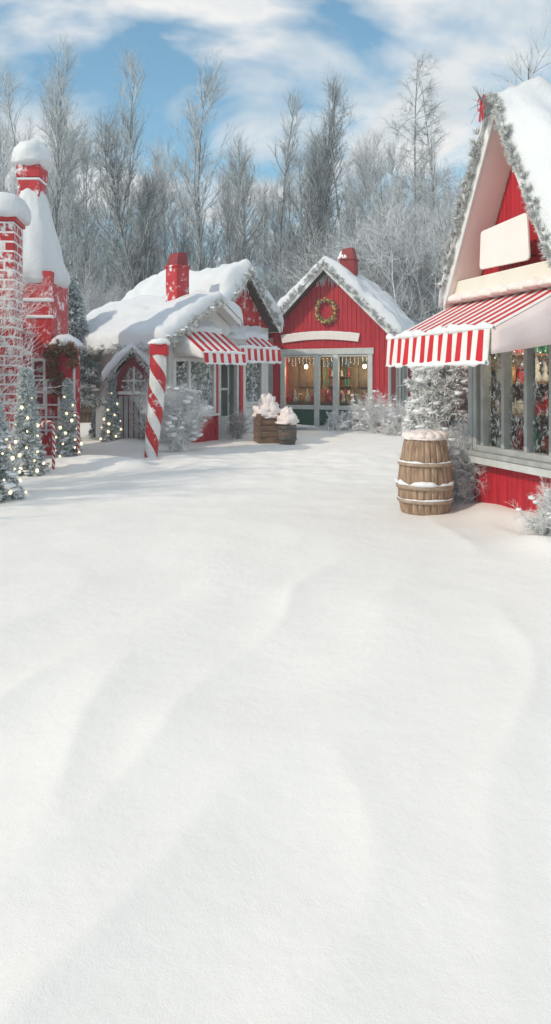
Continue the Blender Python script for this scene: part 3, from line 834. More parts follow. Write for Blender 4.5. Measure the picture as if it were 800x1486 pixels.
# plank sign on the gable
mb = MB(); rows = []
S = thing('plank_sign', 'blank arched white plank sign over the glazed shop front', 'sign', hmat(F) @ Vector((.42, -.01, 2.74)), F.rotation_euler.z)
top, bot, n = [], [], 24
for i in range(n + 1):
    t = i / n; x = 2.62 * t; zc = .1 * math.sin(math.pi * t)
    h = .24
    top.append((x, zc + h)); bot.append((x + (.05 if i == 0 else -.05 if i == n else 0), zc))
mb.prism(bot + top[::-1], .004, .05, fmap); mb.build('plank', M['pink_white'], S, bev=.006)
mb = MB(); mb.tube([(x, -.03, z + .008 + .012 * fn3((x, 0, 0), 5)) for x, z in top], [.018 + .012 * abs(fn3((x, 3, 0), 6)) for x, z in top], 8); mb.build('snow', M['snow'], S, True)
# wreath
Wr = thing('wreath', 'round gold green wreath hanging on the red gable boards', 'wreath', hmat(F) @ Vector((1.95, -.07, 3.74)), F.rotation_euler.z)
ring = [(.3 * math.cos(2 * math.pi * i / 40), 0, .36 * math.sin(2 * math.pi * i / 40)) for i in range(41)]
fringe('', 'ring', '', ring, .1, 3600, 'garland_wreath' if 'garland_wreath' in M else 'garland', .06, Wr)
for i in range(22):
    a = 2 * math.pi * i / 22 + random.uniform(-.1, .1); rr_ = random.uniform(.92, 1.08)
    if i == 0:
        b = MB(); b.lathe([(.006, -.038), (.03, -.025), (.04, 0), (.03, .025), (.006, .038)], 10); o = b.build('bauble', M['gold'], Wr, True); bme = o.data
    else: o = link(bpy.data.objects.new('bauble', bme), Wr)
    o.location = (.3 * rr_ * math.cos(a), -.06 + random.uniform(-.02, .02), .36 * rr_ * math.sin(a))
    k = random.uniform(.7, 1.2); o.scale = (k, k, k)
# chimney
chimney(rf, W / 2 + .28, 1.5, .5, .5, 4.3, 5.95, 'dark_red', 'dark_red', snow=.3)
h = math.hypot(1, s); m_ = hmat(F)
for sg, nm in ((0, 'sloping down beside the striped double awning'), (1, 'sloping down toward the barrel')):
    fx = (lambda v: v) if not sg else (lambda v: W - v)
    pts = [m_ @ Vector((fx(xl + (W / 2 - xl) * t), -.38 - .05, zl + (Hr - zl) * t + .19)) for t in np.linspace(0, 1, 12)]
    fringe('frosted pine garland on the wreath gable ' + nm, 'pine_garland', 'garland', pts, .1, 5200, 'garland_pale', .09, snow=.10, wd=.006)
# icicles hanging in the gable peak
ic = MB()
for i in range(16):
    x = W / 2 + (i - 7.5) * .045; zt = gt(x) - .0; l = random.uniform(.12, .55) * (1 - abs(i - 7.5) / 11)
    ic.tube([(x, -.05, zt), (x + .01, -.05, zt - l * .5), (x, -.05, zt - l)], [.02, .013, .003], 6)
ic.build('icicle_fringe', M['snow'], rf, True)

# ================================================================== kiosk near the camera (striped awning, steep gable)
K_ = thing('awning_kiosk', 'steep gabled red kiosk with a long red and white striped awning beside the barrel', 'kiosk', (2.46, 8.55, -.03), R(-71.8))
W, D, He, Hr = 1.9, 3.6, 2.6, 4.5
gt = gable_top(W, He, Hr, .03)
WZ = (.05, 1.85, .74, 2.32)
boards('wall', M['red_boards'], K_, 0, W, 0, lambda a: 2.58, [(WZ[0], WZ[1], WZ[2] - .02, WZ[3])], .085, ch=.008)
boards('gable_wall', M['red_boards'], K_, 0, W, 2.78, gt, [], .075, ch=.008)
boards('side_boards', M['red_boards'], K_, .1, D, 0, lambda a: He - .05, [], .11, -.1, 0, rmap(W))
mb = MB(); mb.box(.003, .1, .1, D, 0, He - .05); mb.box(0, W, D, D + .1, 0, He - .05)
mb.prism([(0, He - .05), (W, He - .05), (W / 2, Hr - .05)], -D - .1, -D, fmap)
mb.build('side_wall', M['red_boards'], K_)
rf, s, xl, zl = roof(K_, W, D, He, Hr, .36, .2, .05, .09, 'white_trim', .3, 11, 1.25, 'pink_panel', nu=60, nv=70)
# inner face of the gable: pink lining boards under the overhang, base board, ledge
mb = MB()
mb.box(-.03, W + .03, -.02, .3, 2.62, 2.8, fmap); mb.build('base_board', M['cream'], K_, bev=.01)
mb = MB(); rows = []
mb.box(-.06, W + .06, .0, .34, 2.56, 2.618, fmap); lb = mb.build('ledge', M['fabric_pink'], K_, bev=.01)
mb = MB()
for i in range(15): lump(mb, (-.02 + i * .14, -.24 - .05 * (i % 2), 2.555), .12, .14, .1, i, 14, 8, .22)
mb.build('ledge_snow', M['pink_snow'], K_, smooth=True)
# blank sign in the gable
S = thing('gable_sign', 'blank pinkish white panel sign in the steep kiosk gable', 'sign', hmat(K_) @ Vector((0, -.3, 0)), K_.rotation_euler.z)
mb = MB(); P = []
for (cx, cz, q) in ((.6, 2.92, 2), (1.36, 2.9, 3), (1.33, 3.3, 0), (.62, 3.26, 1)):
    r = .05
    for k in range(6):
        a = q * math.pi / 2 + k / 5 * math.pi / 2
        P.append((cx + r * math.cos(a) * 1, cz + r * math.sin(a)))
mb.prism(P, -.03, .0, fmap); mb.build('panel', M['pink_white'], S, bev=.008)
mb = MB(); mb.tube([(.8, 0.03, 2.95), (.8, .298, 2.95)], .012, 8); mb.tube([(1.15, 0.03, 2.95), (1.15, .298, 2.95)], .012, 8); mb.build('bracket', M['metal_dark'], S)
# window wall
kw = window(K_, WZ[0], WZ[1], WZ[2], WZ[3], [.22, .62, 1.02, 1.42], 1, 'grey_trim', 'kiosk_glass', fmap, .07, .05, (-.09, .05), True)
mb = MB(); mb.box(-.05, W + .05, .12, .14, .6, .68, fmap); mb.box(-.05, W + .05, 0.002, .121, .615, .66, fmap); mb.build('drip_board', M['pale_grey_trim'], kw, bev=.006)
mb = MB(); mb.box(-.04, .045, .004, .06, 0.66, 2.42, fmap); mb.build('corner_post', M['grey_trim'], K_, bev=.008)
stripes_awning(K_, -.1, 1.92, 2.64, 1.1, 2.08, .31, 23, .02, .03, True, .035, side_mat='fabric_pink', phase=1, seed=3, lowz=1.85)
# arm of the awning
mb = MB(); mb.tube([(.0, -.02, 2.0), (.0, -1.07, 2.05)], .014, 8); mb.tube([(1.75, -.02, 2.0), (1.75, -1.07, 2.05)], .014, 8); mb.build('awning_arm', M['grey_trim'], K_)
# interior
mb = MB(); mb.box(.1, W - .1, 1.3, 1.36, .05, 2.5); mb.box(.1, W - .1, .1, 1.3, .0, .05); mb.box(.1, W - .1, .1, 1.3, 2.42, 2.46); mb.box(.102, .112, .1, 1.3, .05, 2.42); mb.box(W - .112, W - .102, .1, 1.3, .05, 2.42); mb.build('interior_wall', M['inside'], K_)
Lp = thing('pendant_lamp', 'added lamp brightening the inside of the awning kiosk', 'lamp', hmat(K_) @ Vector((.75, .6, 2.02)), K_.rotation_euler.z)  # lamp added to brighten the dark kiosk interior
b = MB(); b.lathe([(.012, .06), (.03, .04), (.04, .0), (.03, -.03), (.01, -.045)], 14); b.build('bulb', M['lamp'], Lp, True)
b = MB(); b.tube([(0, 0, .06), (0, 0, .4)], .005, 6); b.lathe([(.08, .04), (.03, .1), (.012, .12)], 14); b.build('lamp_shade', M['metal_dark'], Lp, True)
ld = bpy.data.lights.new('lamp_glow', 'POINT'); ld.energy = 15; ld.color = (1, .8, .58); ld.shadow_soft_size = .06
link(bpy.data.objects.new('lamp_glow', ld), Lp).location = (0, 0, -.12)
mb = MB()
for z in (.72, 1.15, 1.55, 1.9): mb.box(.1, .34, .15, 1.28, z, z + .03); mb.box(.34, W - .15, 1.05, 1.29, z, z + .03)
mb.build('shelf', M['shelf_wood'], K_, bev=.004)
for z in (.75, 1.18, 1.58, 1.93):
    for i in range(8):
        k = random.choice(['red_gift', 'amber_jar', 'green_bottle', 'white_figure', 'red_figure', 'white_jar', 'red_bottle'])
        nm = {'gift': 'gift_box', 'figure': 'figurine', 'jar': 'jar', 'bottle': 'bottle'}[k.split('_')[1]]
        lab = '%s %s on the side shelves inside the awning kiosk' % (k.split('_')[0], nm.replace('_', ' '))
        item_on(K_, nm, lab, nm.replace('_', ' '), k + ' on the kiosk side shelves', MESH[k], .22, .24 + i * .13, z, random.uniform(.9, 1.2), random.uniform(-.5, .5))
    for i in range(9):
        k = random.choice(['red_gift', 'red_gift', 'amber_jar', 'green_bottle', 'white_figure', 'red_figure', 'white_jar'])
        nm = {'gift': 'gift_box', 'figure': 'figurine', 'jar': 'jar', 'bottle': 'bottle'}[k.split('_')[1]]
        lab = '%s %s on the back shelves inside the awning kiosk' % (k.split('_')[0], nm.replace('_', ' '))
        item_on(K_, nm, lab, nm.replace('_', ' '), k + ' on the kiosk back shelves', MESH[k], .48 + i * .145, 1.15, z, random.uniform(.9, 1.25), random.uniform(-.5, .5))
# red chair seen through the glass
C_ = thing('red_chair', 'red slatted chair behind the kiosk window', 'chair', hmat(K_) @ Vector((.98, .55, .05)), K_.rotation_euler.z + .3)
mb = MB(); mb.box(-.2, .2, -.2, .2, .6, .65); mb.build('seat', M['red_paint'], C_, bev=.01)
mb = MB(); mb.box(-.2, .2, .17, .21, 1.05, 1.15); mb.box(-.2, .2, .17, .21, .82, .88)
for i in range(5): mb.box(-.19 + i * .085, -.15 + i * .085, .175, .205, .65, 1.06)
mb.build('backrest', M['red_paint'], C_, bev=.006)
for ax in (-.17, .17):
    for ay in (-.17, .17):
        mb = MB(); mb.box(ax - .02, ax + .02, ay - .02, ay + .02, 0, .6); mb.build('leg', M['red_paint'], C_, bev=.004)
fairy_curtain('tiny warm lights strung inside the kiosk window', K_, .15, 1.75, 2.22, -.16, 40, .5, 5, .009)
m_ = hmat(K_)
for sg, nm in ((0, 'on the far slope over the pink soffit'), (1, 'on the near slope edged with snow')):
    fx = (lambda v: v) if not sg else (lambda v: W - v)
    pts = [m_ @ Vector((fx(xl + (W / 2 - xl) * t), -.36 - .07, zl + (Hr - zl) * t + .14)) for t in np.linspace(-.02, .97, 14)]
    pts = [p + Vector((0, 0, .1)) for p in pts]
    fringe('thick pine garland along the steep kiosk gable, ' + nm, 'pine_garland', 'garland', pts, .062, 11000, 'garland_pale', .06, snow=.06, wd=.0022)
# red bow with twigs at the peak
B_ = thing('twig_bow', 'red ribbon tied round bare twigs at the kiosk gable peak', 'bow', m_ @ Vector((W / 2 - .02, -.53, Hr + .12)), K_.rotation_euler.z); B_.scale = (.62, .62, .7)
mb = MB()
for sg in (-1, 1):
    rows = []
    for i in range(13):
        a = math.pi * 2 * i / 12; rows.append([(sg * (.06 + .06 * math.cos(a + math.pi)), .03 * math.sin(a) * .5 - .01 + q * .0, .1 * math.sin(a) + sg * 0 + q) for q in (-.02, .02)])
    mb.grid(rows)
mb.box(-.022, .022, -.03, .01, -.035, .035)
mb.add([(-.02, -.012, -.02), (.02, -.012, -.02), (-.02, -.02, -.3), (-.07, -.02, -.26)], [(0, 1, 2, 3)]); mb.add([(-.02, -.008, -.02), (.02, -.008, -.02), (.08, -.02, -.26), (.03, -.02, -.3)], [(0, 1, 2, 3)])
o = mb.build('ribbon', M['red_paint'], B_); md = o.modifiers.new('cloth', 'SOLIDIFY'); md.thickness = .006
mb = MB()
for i in range(26):
    a = random.uniform(0, 2 * math.pi); l = random.uniform(.12, .34); d = Vector((math.cos(a), random.uniform(-.5, .2), math.sin(a) * 1.1))
    mb.tube([(0, 0, 0), d * l * .5 + Vector((0, 0, .02)), d * l], [.006, .004, .0015], 5)
mb.build('twigs', M['bark'], B_)

# ================================================================== long low cottage with the gothic door and window awning
C = Vector((-2.56, 16.5, -.03)); TH = R(50.3)
Lh = thing('white_cottage', 'low white cottage with a thick snow roof and a red pointed arch door', 'cottage', C, TH)
W, D, He, Hr = 2.75, 2.9, 2.62, 3.5
gt = gable_top(W, He, Hr, .03)
WA = (.13, 1.6, .72, 2.12); DO = (1.66, 2.46, 0, 2.2)
boards('lower_wall', M['red_boards'], Lh, 0, WA[1] + .03, 0, lambda a: .66, [], .1)
mb = MB()
mb.box(0, W, -.1, 0, 2.2, He - .03, fmap); mb.prism([(0, He - .03), (W, He - .03), (W, He + .05), (W - .64, He + .05), (W - .64, He + .37), (W / 2, Hr - .03)], -.1, 0, fmap)
mb.box(0, WA[0], -.1, 0, .66, 2.2, fmap); mb.box(WA[0], WA[1], -.1, 0, WA[3], 2.2, fmap); mb.box(WA[0], WA[1], -.1, 0, .66, WA[2], fmap)
mb.box(WA[1], DO[0], -.1, 0.0, .66, 2.2, fmap); mb.box(DO[1], W, -.1, 0, 0, 2.2, fmap)
mb.build('front_wall', M['white_wall'], Lh)
mb = MB()
mb.box(0.1, D, -.1, 0, 0, He - .03, lmap); mb.box(.1, D, -.1, 0, 0, He - .03, rmap(W)); mb.box(.1, W - .1, D - .1, D, 0, He - .03)
mb.build('wall', M['white_wall'], Lh)
mb = MB(); mb.box(DO[1] + .02, DO[1] + .14, .002, .05, 0, 2.2, fmap); mb.box(DO[0] - .07, DO[0] - .005, .002, .05, 0, 2.2, fmap); mb.build('red_post', M['red_paint'], Lh, bev=.006)
rf, s, xl, zl = roof(Lh, W, D, He, Hr, .36, 1.4, .42, .09, 'white_trim', .28, 21, .7, 'white_wall', osr=-.62)
wA = window(Lh, *WA, [.68], 1, 'white_trim', 'frost_glass', fmap, .09, .07)
# door leaf, slightly open, pale grey with glass
mb = MB(); a0, a1 = DO[:2]
mb.box(a0, a0 + .08, -.1, .02, 0, 2.2, fmap); mb.box(a1 - .08, a1, -.1, .02, 0, 2.2, fmap); mb.box(a0 + .08, a1 - .08, -.1, .018, 2.12, 2.2, fmap)
mb.build('door_frame', M['pale_grey_trim'], Lh, bev=.006)
dm = lambda a, o, z: (a0 + .08 + a * math.cos(.35), -o * math.cos(.35) + a * math.sin(.35) * .9 + .02, z)
mb = MB(); dw = .6
mb.box(0, .1, -.02, .02, .02, 2.1, dm); mb.box(dw - .1, dw, -.02, .02, .02, 2.1, dm); mb.box(.1, dw - .1, -.02, .019, 1.98, 2.1, dm); mb.box(.1, dw - .1, -.02, .019, .02, .62, dm); mb.box(.1, dw - .1, -.02, .017, 1.3, 1.36, dm)
dr = mb.build('door', M['pale_grey_trim'], Lh, bev=.005)
mb = MB(); mb.box(.1, dw - .1, -.004, .004, .62, 1.98, dm); mb.build('pane', M['glass'], dr)
mb = MB(); mb.tube([dm(dw - .05, .03, 1.0), dm(dw - .05, .06, 1.02), dm(dw - .05, .06, 1.14), dm(dw - .05, .03, 1.16)], .012, 8); mb.build('handle', M['metal_dark'], dr, True)
# interior seen through the glass
mb = MB(); mb.box(.1, W - .1, 1.2, 1.25, 0, 2.6); mb.box(.1, W - .1, .1, 1.2, 0, .05); mb.build('interior_wall', M['inside_dark'], Lh)
for i in range(9):
    k = ('green_bottle', 'white_jar', 'red_figure')[i % 3]; nm = {'figure': 'figurine', 'jar': 'jar', 'bottle': 'bottle'}[k.split('_')[1]]
    item_on(Lh, nm, '%s %s on the sill inside the frosted cottage window' % (k.split('_')[0], nm), nm, k + ' on the cottage sill', MESH[k], .3 + i * .14, .3, .9, 1.2)
mb = MB(); mb.box(.2, WA[1], .15, .42, .86, .9); mb.build('inner_ledge', M['shelf_wood'], Lh)
stripes_awning(Lh, .12, 1.52, 2.93, 1.05, 2.2, .22, 11, .03, .02, True, .03, scallop=.12, phase=0, cover=.28, seed=8)
chimney(rf, W / 2 - .05, 1.15, .44, .44, 2.9, 4.95, 'red_frosty', 'dark_red', tilt=.02)
# gothic door and hood on the long wall
yc = 0.
_inv = hmat(Lh).inverted(); BX, BY, BT = -3.44, 16.75, R(4)
def lmap(a, o, z):
    return tuple(_inv @ Vector((BX + a * math.cos(BT) + o * math.sin(BT), BY + a * math.sin(BT) - o * math.cos(BT), z + C.z)))
mb = MB(); mb.prism([(-.52, 0), (.52, 0), (.52, 1.62), (0, 2.24), (-.52, 1.62)], -1.7, 0, lmap); mb.build('entry_bay', M['white_wall'], Lh)
def arch(hw, zs, ztop, n=12):
    """pointed arch outline (a,z) from springing to tip and down"""
    Lp = []
    for i in range(n + 1):
        t = i / n; Lp.append((-hw * math.cos(t * math.pi / 2) ** .8, zs + (ztop - zs) * math.sin(t * math.pi / 2) ** 1.0 * (.55 * t + .45)))
    Lp = [(p[0], min(p[1], ztop)) for p in Lp]
    return Lp + [(-a, z) for a, z in Lp[-2::-1]]
ar = arch(.40, 1.25, 2.02); ar2 = arch(.48, 1.25, 2.14)
mb = MB()
poly_o = [(a + yc, z) for a, z in ar2]; poly_i = [(a + yc, z) for a, z in ar]
vs, fs, n = [], [], len(ar)
for o in (.005, .07):
    vs += [lmap(a, o, z) for a, z in poly_o]; vs += [lmap(a, o, z) for a, z in poly_i]
for i in range(n - 1):
    fs += [(i, i + 1, n + i + 1, n + i), (2 * n + i, 3 * n + i, 3 * n + i + 1, 2 * n + i + 1), (i, 2 * n + i, 2 * n + i + 1, i + 1), (n + i, n + i + 1, 3 * n + i + 1, 3 * n + i)]
mb.add(vs, fs)
for sg in (-1, 1): mb.box(yc + sg * .44 - .04, yc + sg * .44 + .04, .005, .07, 0, 1.25, lmap)
af = mb.build('door_surround', M['dark_red'], Lh, bev=.004)
mb = MB(); mb.prism([(-.395 + yc, 0.02), (.395 + yc, .02)] + [(a * .98 + yc, z) for a, z in ar[::-1]], .003, .03, lmap); gd = mb.build('arched_door', M['dark_red'], Lh)
mb = MB()
for i in range(6): mb.box(yc - .36 + i * .125, yc - .265 + i * .125, .031, .045, .06, 1.18, lmap)
mb.build('door_boards', M['grey_trim'], gd, bev=.005)
mb = MB(); mb.prism([(-.3 + yc, 1.32), (.3 + yc, 1.32)] + [(a * .78 + yc, 1.32 + (z - 1.25) * .76) for a, z in ar[::-1]], .031, .037, lmap); mb.build('pane', M['frost_glass'], gd)
mb = MB(); mb.box(yc - .02, yc + .02, .03, .05, 1.25, 1.88, lmap); mb.box(yc - .36, yc + .36, .03, .055, 1.22, 1.3, lmap); mb.box(yc - .28, yc + .28, .031, .048, 1.54, 1.57, lmap); mb.build('glazing_bar', M['white_trim'], gd)
mb = MB(); mb.lathe([(.02, 0), (.03, .015), (.03, .03), (.012, .045)], 10, c=(0, 0, 0)); o = mb.build('knob', M['metal_dark'], gd, True); o.location = lmap(yc + .28, .05, .95); o.rotation_euler = (math.pi / 2, 0, BT - TH)
# hood: two little slopes with snow
mb = MB(); hz = 2.3
for sg in (-1, 1):
    P = [(0, hz), (0, hz + .08), (sg * .66, hz - .79 + .08), (sg * .66, hz - .79)]
    mb.prism(P, -1.5, .34, lmap)
hd = mb.build('door_hood', M['roof_wood'], Lh, bev=.005)
mb = MB()
rows = []
for i in range(25):
    q = -1 + 2 * i / 24; row = []
    for j in range(21):
        o = -1.4 + 1.8 * j / 20
        e = (1 - abs(q)) * .9; eo = min(o + 1.4, .4 - o)
        pr = math.sqrt(max(0, 1 - max(0, 1 - e / .16) ** 2)) * math.sqrt(max(0, 1 - max(0, 1 - eo / .14) ** 2))
        k = math.exp(-(q / .25) ** 2); t = .17 * pr * (1 + .5 * fn3((q * 2, o * 2, 0), 2, 7))
        row.append(lmap(q * .7 + (1 - k) * math.copysign(t * .7, q), o, hz - abs(q) * .84 + .09 + t * .8 - k * .03))
    rows.append(row)
mb.grid(rows); o = mb.build('hood_snow', M['roof_snow'], hd, smooth=True); md = o.modifiers.new('thick', 'SOLIDIFY'); md.thickness = .04; md.offset = -1
m_ = hmat(Lh)
PHOOD = [m_ @ Vector(lmap(.64 * q, .36, hz + .01 - .79 * abs(q))) for q in np.linspace(-1, 1, 15)]
def lmap(a, o, z): return (-o, a, z)
pts = [m_ @ Vector((xl - .03, y, zl - .0)) for y in np.linspace(-.36, D + 1.4, 16)]
fringe('frosted pine garland along the low eave above the arched door', 'pine_garland', 'garland', pts, .13, 6500, 'garland_pale', .09, snow=.1, wd=.006)
pts = [m_ @ Vector((xl + (W / 2 - xl) * t, -.45, zl + (Hr - zl) * t + .06)) for t in np.linspace(0, 1, 10)]
fringe('frosted pine garland climbing the low gable above the window awning', 'pine_garland', 'garland', pts, .13, 3600, 'garland_pale', .09, snow=.1, wd=.006)
mb = MB(); lump(mb, (W - .3, .12, He + .05), .42, .36, .17, 4, 30, 14, .25, 2.4, .3); mb.build('ledge_snow', M['roof_snow'], Lh, smooth=True)
pts = PHOOD
fringe('frosted pine garland round the pointed door hood', 'pine_garland', 'garland', pts, .08, 2600, 'garland_pale', .06, wd=.005)

# ================================================================== middle cottage (small red gable, second awning)
Mh = thing('gabled_cottage', 'taller snow roofed cottage with a small red gable over the draped second awning', 'cottage', (-1.78, 18.6, -.03), TH)
W, D, He, Hr = 2.45, 4.0, 3.1, 4.48
gt = gable_top(W, He, Hr, .03)
boards('gable_wall', M['red_frosty'], Mh, 0, W, 3.1, gt, [], .12)
WB = (1.12, 2.2, .85, 2.3)
mb = MB()
for a0, a1, z0, z1 in ((0, WB[0], 0, 3.098), (WB[1], W, 0, 3.098), (WB[0], WB[1], WB[3], 3.098), (WB[0], WB[1], 0, WB[2])): mb.box(a0, a1, -.1, 0, z0, z1, fmap)
mb.box(.1, D, -.1, 0, 0, He - .03, lmap); mb.box(.1, D, -.1, 0, 0, He - .03, rmap(W)); mb.box(.1, W - .1, D - .1, D, 0, He - .03)
mb.prism([(0, He), (W, He), (W / 2, Hr - .04)], -D, -D + .1, fmap)
mb.build('wall', M['white_wall'], Mh)
rf, s, xl, zl = roof(Mh, W, D, He, Hr, .35, .2, .28, .09, 'white_trim', .36, 31, .8, osr=.1)
window(Mh, *WB, 1, 1, 'white_trim', 'frost_glass', fmap, .09)
mb = MB(); 
for i in range(6): mb.box(1.05, 2.05, .003, .03 + .004 * (i % 2), .06 + i * .12, .06 + i * .12 + .112, fmap)
mb.build('clapboard', M['white_trim'], Mh, bev=.004)
mb = MB(); mb.box(.1, W - .1, 1.0, 1.05, 0, 3); mb.box(.1, W - .1, .1, 1, 0, .05); mb.build('interior_wall', M['inside'], Mh)
stripes_awning(Mh, .08, 1.98, 3.0, .8, 2.42, .34, 15, .03, .02, True, .04, scallop=.1, phase=0, cover=.5, seed=12)
m_ = hmat(Mh)
for sg, nm in ((0, 'dropping toward the brick coloured chimney'), (1, 'dropping toward the wreath shop')):
    fx = (lambda v: v) if not sg else (lambda v: W - v)
    xg = xl if not sg else -.1; zg = He + xg * s
    pts = [m_ @ Vector((fx(xg + (W / 2 - xg) * t), -.4, zg + (Hr - zg) * t + .13)) for t in np.linspace(0, 1, 10)]
    fringe('frosted pine garland on the small red gable, ' + nm, 'pine_garland', 'garland', pts, .13, 3600, 'garland_pale', .09, snow=.12, wd=.006)
ic = MB()
for i in range(12):
    x = W / 2 + (i - 5.5) * .05; zt = gt(x); l = random.uniform(.12, .6) * (1 - abs(i - 5.5) / 9)
    ic.tube([(x, -.05, zt), (x + .01, -.05, zt - l * .5), (x, -.05, zt - l)], [.022, .014, .003], 6)
ic.build('icicle_fringe', M['snow'], rf, True)

# ================================================================== brick tower house
T = thing('brick_tower', 'frost spattered red brick tower with a steep snowy roof and a white lattice window', 'tower', (-5.85, 14.5, -.05), 0)
W = 1.13
mb = MB(); mb.box(0, W, 0, 1.2, 0, 3.9); mb.box(W, 1.57, .05, .6, 0, 2.35); mb.build('wall', M['red_frosty'], T, bev=.015)
mb = MB(); mb.box(.1, W + .03, -.03, .1, 3.25, 3.33); mb.box(.6, W + .03, -.03, .1, 2.9, 2.97); mb.build('brick_band', M['snow'], T, bev=.02)
# snowy steep roof, flared and lumpy
cx, cy = W / 2, .6
def loft(mb, prof, k=40, sq=.6, seed=0, amp=.05):
    rows = []
    for hx, hy, z, dx in prof:
        row = []
        for j in range(k):
            a = 2 * math.pi * j / k; c_, s_ = math.cos(a), math.sin(a)
            e = (abs(c_) ** (2 / sq) + abs(s_) ** (2 / sq)) ** (-sq / 2) if sq < 1 else 1
            p = Vector((c_ * e, s_ * e, z)); w = 1 + amp * fn3((p.x * 1.2, p.y * 1.2, z * 1.6), 1.4, seed) + amp * .4 * fn3((p.x, p.y, z * 2), 4, seed)
            row.append((cx + dx + p.x * hx * w, cy + p.y * hy * w, z + .1 * amp * fn3((p.x * 3, p.y * 3, z), 1.5, seed + 2)))
        rows.append(row)
    b = len(mb.v); mb.grid(rows, 0, True)
    mb.f.append([b + j for j in range(k)]); mb.mi.append(0); e = b + (len(rows) - 1) * k; mb.f.append([e + j for j in range(k)]); mb.mi.append(0)
mb = MB(); loft(mb, [(.5, .55, 3.62, 0), (.64, .66, 3.66, 0), (.68, .7, 3.78, 0), (.66, .68, 3.95, 0), (.6, .62, 4.2, 0), (.52, .54, 4.55, 0), (.44, .46, 4.9, 0), (.36, .38, 5.25, -.02), (.3, .32, 5.5, -.03), (.25, .27, 5.68, -.04), (.18, .2, 5.76, -.04)], 48, .75, 4, .16)
rfT = mb.build('roof', M['roof_snow'], T, smooth=True)
mb = MB(); X0 = cx - .05
def brickring(z0, z1, hw): mb.box(X0 - hw, X0 + hw, cy - hw, cy + hw, z0, z1)
brickring(5.5, 5.92, .235); brickring(5.98, 6.25, .265)
ch = mb.build('chimney', M['red_frosty'], rfT, bev=.02)
mb = MB(); mb.box(X0 - .245, X0 + .245, cy - .245, cy + .245, 5.92, 5.98); mb.build('chimney_band', M['snow'], ch, bev=.02)
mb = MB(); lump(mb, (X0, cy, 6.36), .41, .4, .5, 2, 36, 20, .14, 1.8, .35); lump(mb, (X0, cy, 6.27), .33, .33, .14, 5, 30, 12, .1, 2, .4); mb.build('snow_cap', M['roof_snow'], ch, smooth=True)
wl = window(T, .72, 1.02, 1.0, 2.05, 1, 3, 'white_trim', 'sparse_frost_glass', fmap, .05, .03, (.003, .05), False, pane_o=.012)
mb = MB()   # white lattice over red boards
for a in (1.03, 1.3, 1.5): mb.box(a - .022, a + .022, .01, .045, .45, 1.62 if a < 1.4 else 1.35, fmap)
for z in (.55, .82, 1.08, 1.34, 1.6): mb.box(.66, 1.52 if z < 1.5 else 1.32, .008, .036, z - .02, z + .02, fmap)
mb.build('lattice', M['white_trim'], T, bev=.004)
mb = MB(); mb.box(1.3, 1.55, -.04, -.01, .3, 2.2, fmap); mb.build('red_panel', M['red_paint'], T, bev=.01)
mb = MB(); mb.box(1.572, 1.61, .03, .1, 0, 1.85); mb.build('downpipe', M['white_trim'], T, bev=.006)
mb = MB(); lump(mb, (1.33, .28, 2.33), .36, .42, .25, 8, 30, 16, .12, 2, .3); mb.build('porch_snow', M['roof_snow'], T, smooth=True)
G = hmat(T)
fringe('brown garland with red berries draped over the red tower porch', 'berry_garland', 'garland', [G @ Vector(p) for p in [(1.34, -.09, 1.25), (1.3, -.1, 1.55), (1.25, -.11, 1.85), (1.17, -.12, 2.12), (1.22, -.13, 2.26), (1.35, -.14, 2.28), (1.52, -.12, 2.24), (1.6, -.08, 2.08), (1.62, -.06, 1.9)]], .15, 6500, 'garland_brown', .09, wd=.006)
# tall brick chimney stack at the edge
PL = thing('chimney_stack', 'tall red brick chimney stack with a thick square snow cap', 'chimney', (-5.12, 12.5, -.05), R(8))
mb = MB(); mb.box(-.3, .42, -.25, .45, 0, 4.45); mb.build('shaft', M['brick'], PL, bev=.02)
mb = MB(); mb.box(-.34, .46, -.29, .49, 4.452, 4.56); mb.build('cap_stone', M['red_paint'], PL, bev=.02)
cx, cy = .06, .1
mb = MB(); loft(mb, [(.3, .3, 4.5, 0), (.5, .5, 4.53, 0), (.52, .52, 4.62, 0), (.52, .52, 4.78, 0), (.47, .47, 4.9, 0), (.33, .33, 4.97, 0), (.1, .1, 4.99, 0)], 48, .55, 7, .1); mb.build('snow_cap', M['roof_snow'], PL, smooth=True)

# unseen brick house added to back the stack and shade the snow
Hs = thing('shade_house', 'unseen red brick house added behind the tall chimney stack to shade the snow', 'house', (-9.6, 11.2, -.05), 0)
W, D, He, Hr = 3.75, 2.3, 2.7, 4.3
mb = MB(); mb.box(0, W, 0, D, 0, He - .02); mb.prism([(0, He - .02), (W, He - .02), (W / 2, Hr - .04)], -D, 0, fmap); mb.build('wall', M['brick'], Hs)
roof(Hs, W, D, He, Hr, .25, .25, .12, .09, 'white_trim', .3, 51, .6, nu=24, nv=30)
# ================================================================== small dark cabin behind the lit trees
Cb = thing('brown_cabin', 'dark brown timber cabin with an amber lit window behind the berry porch', 'cabin', (-7.55, 24.2, -.05), R(6))
W, D, He, Hr = 2.3, 3, 2.25, 3.1
gt = gable_top(W, He, Hr, .03)
wn = [(.65, 1.15, .5, 1.95), (1.35, 1.95, .2, 1.95)]
boards('wall', M['brown_wall'], Cb, 0, W, 0, gt, wn, .14)
mb = MB(); mb.box(0.1, D, -.1, 0, 0, He - .03, lmap); mb.box(.1, D, -.1, 0, 0, He - .03, rmap(W)); mb.box(.1, W - .1, D - .1, D, 0, He - .03); mb.build('side_wall', M['brown_wall'], Cb)
roof(Cb, W, D, He, Hr, .35, .2, .3, .08, 'pink_white', .22, 41, .6, nu=24, nv=30)
window(Cb, *wn[0], 1, 2, 'brown_wall', 'glass', fmap, .06); window(Cb, *wn[1], 2, 1, 'pale_grey_trim', 'glass', fmap, .07)
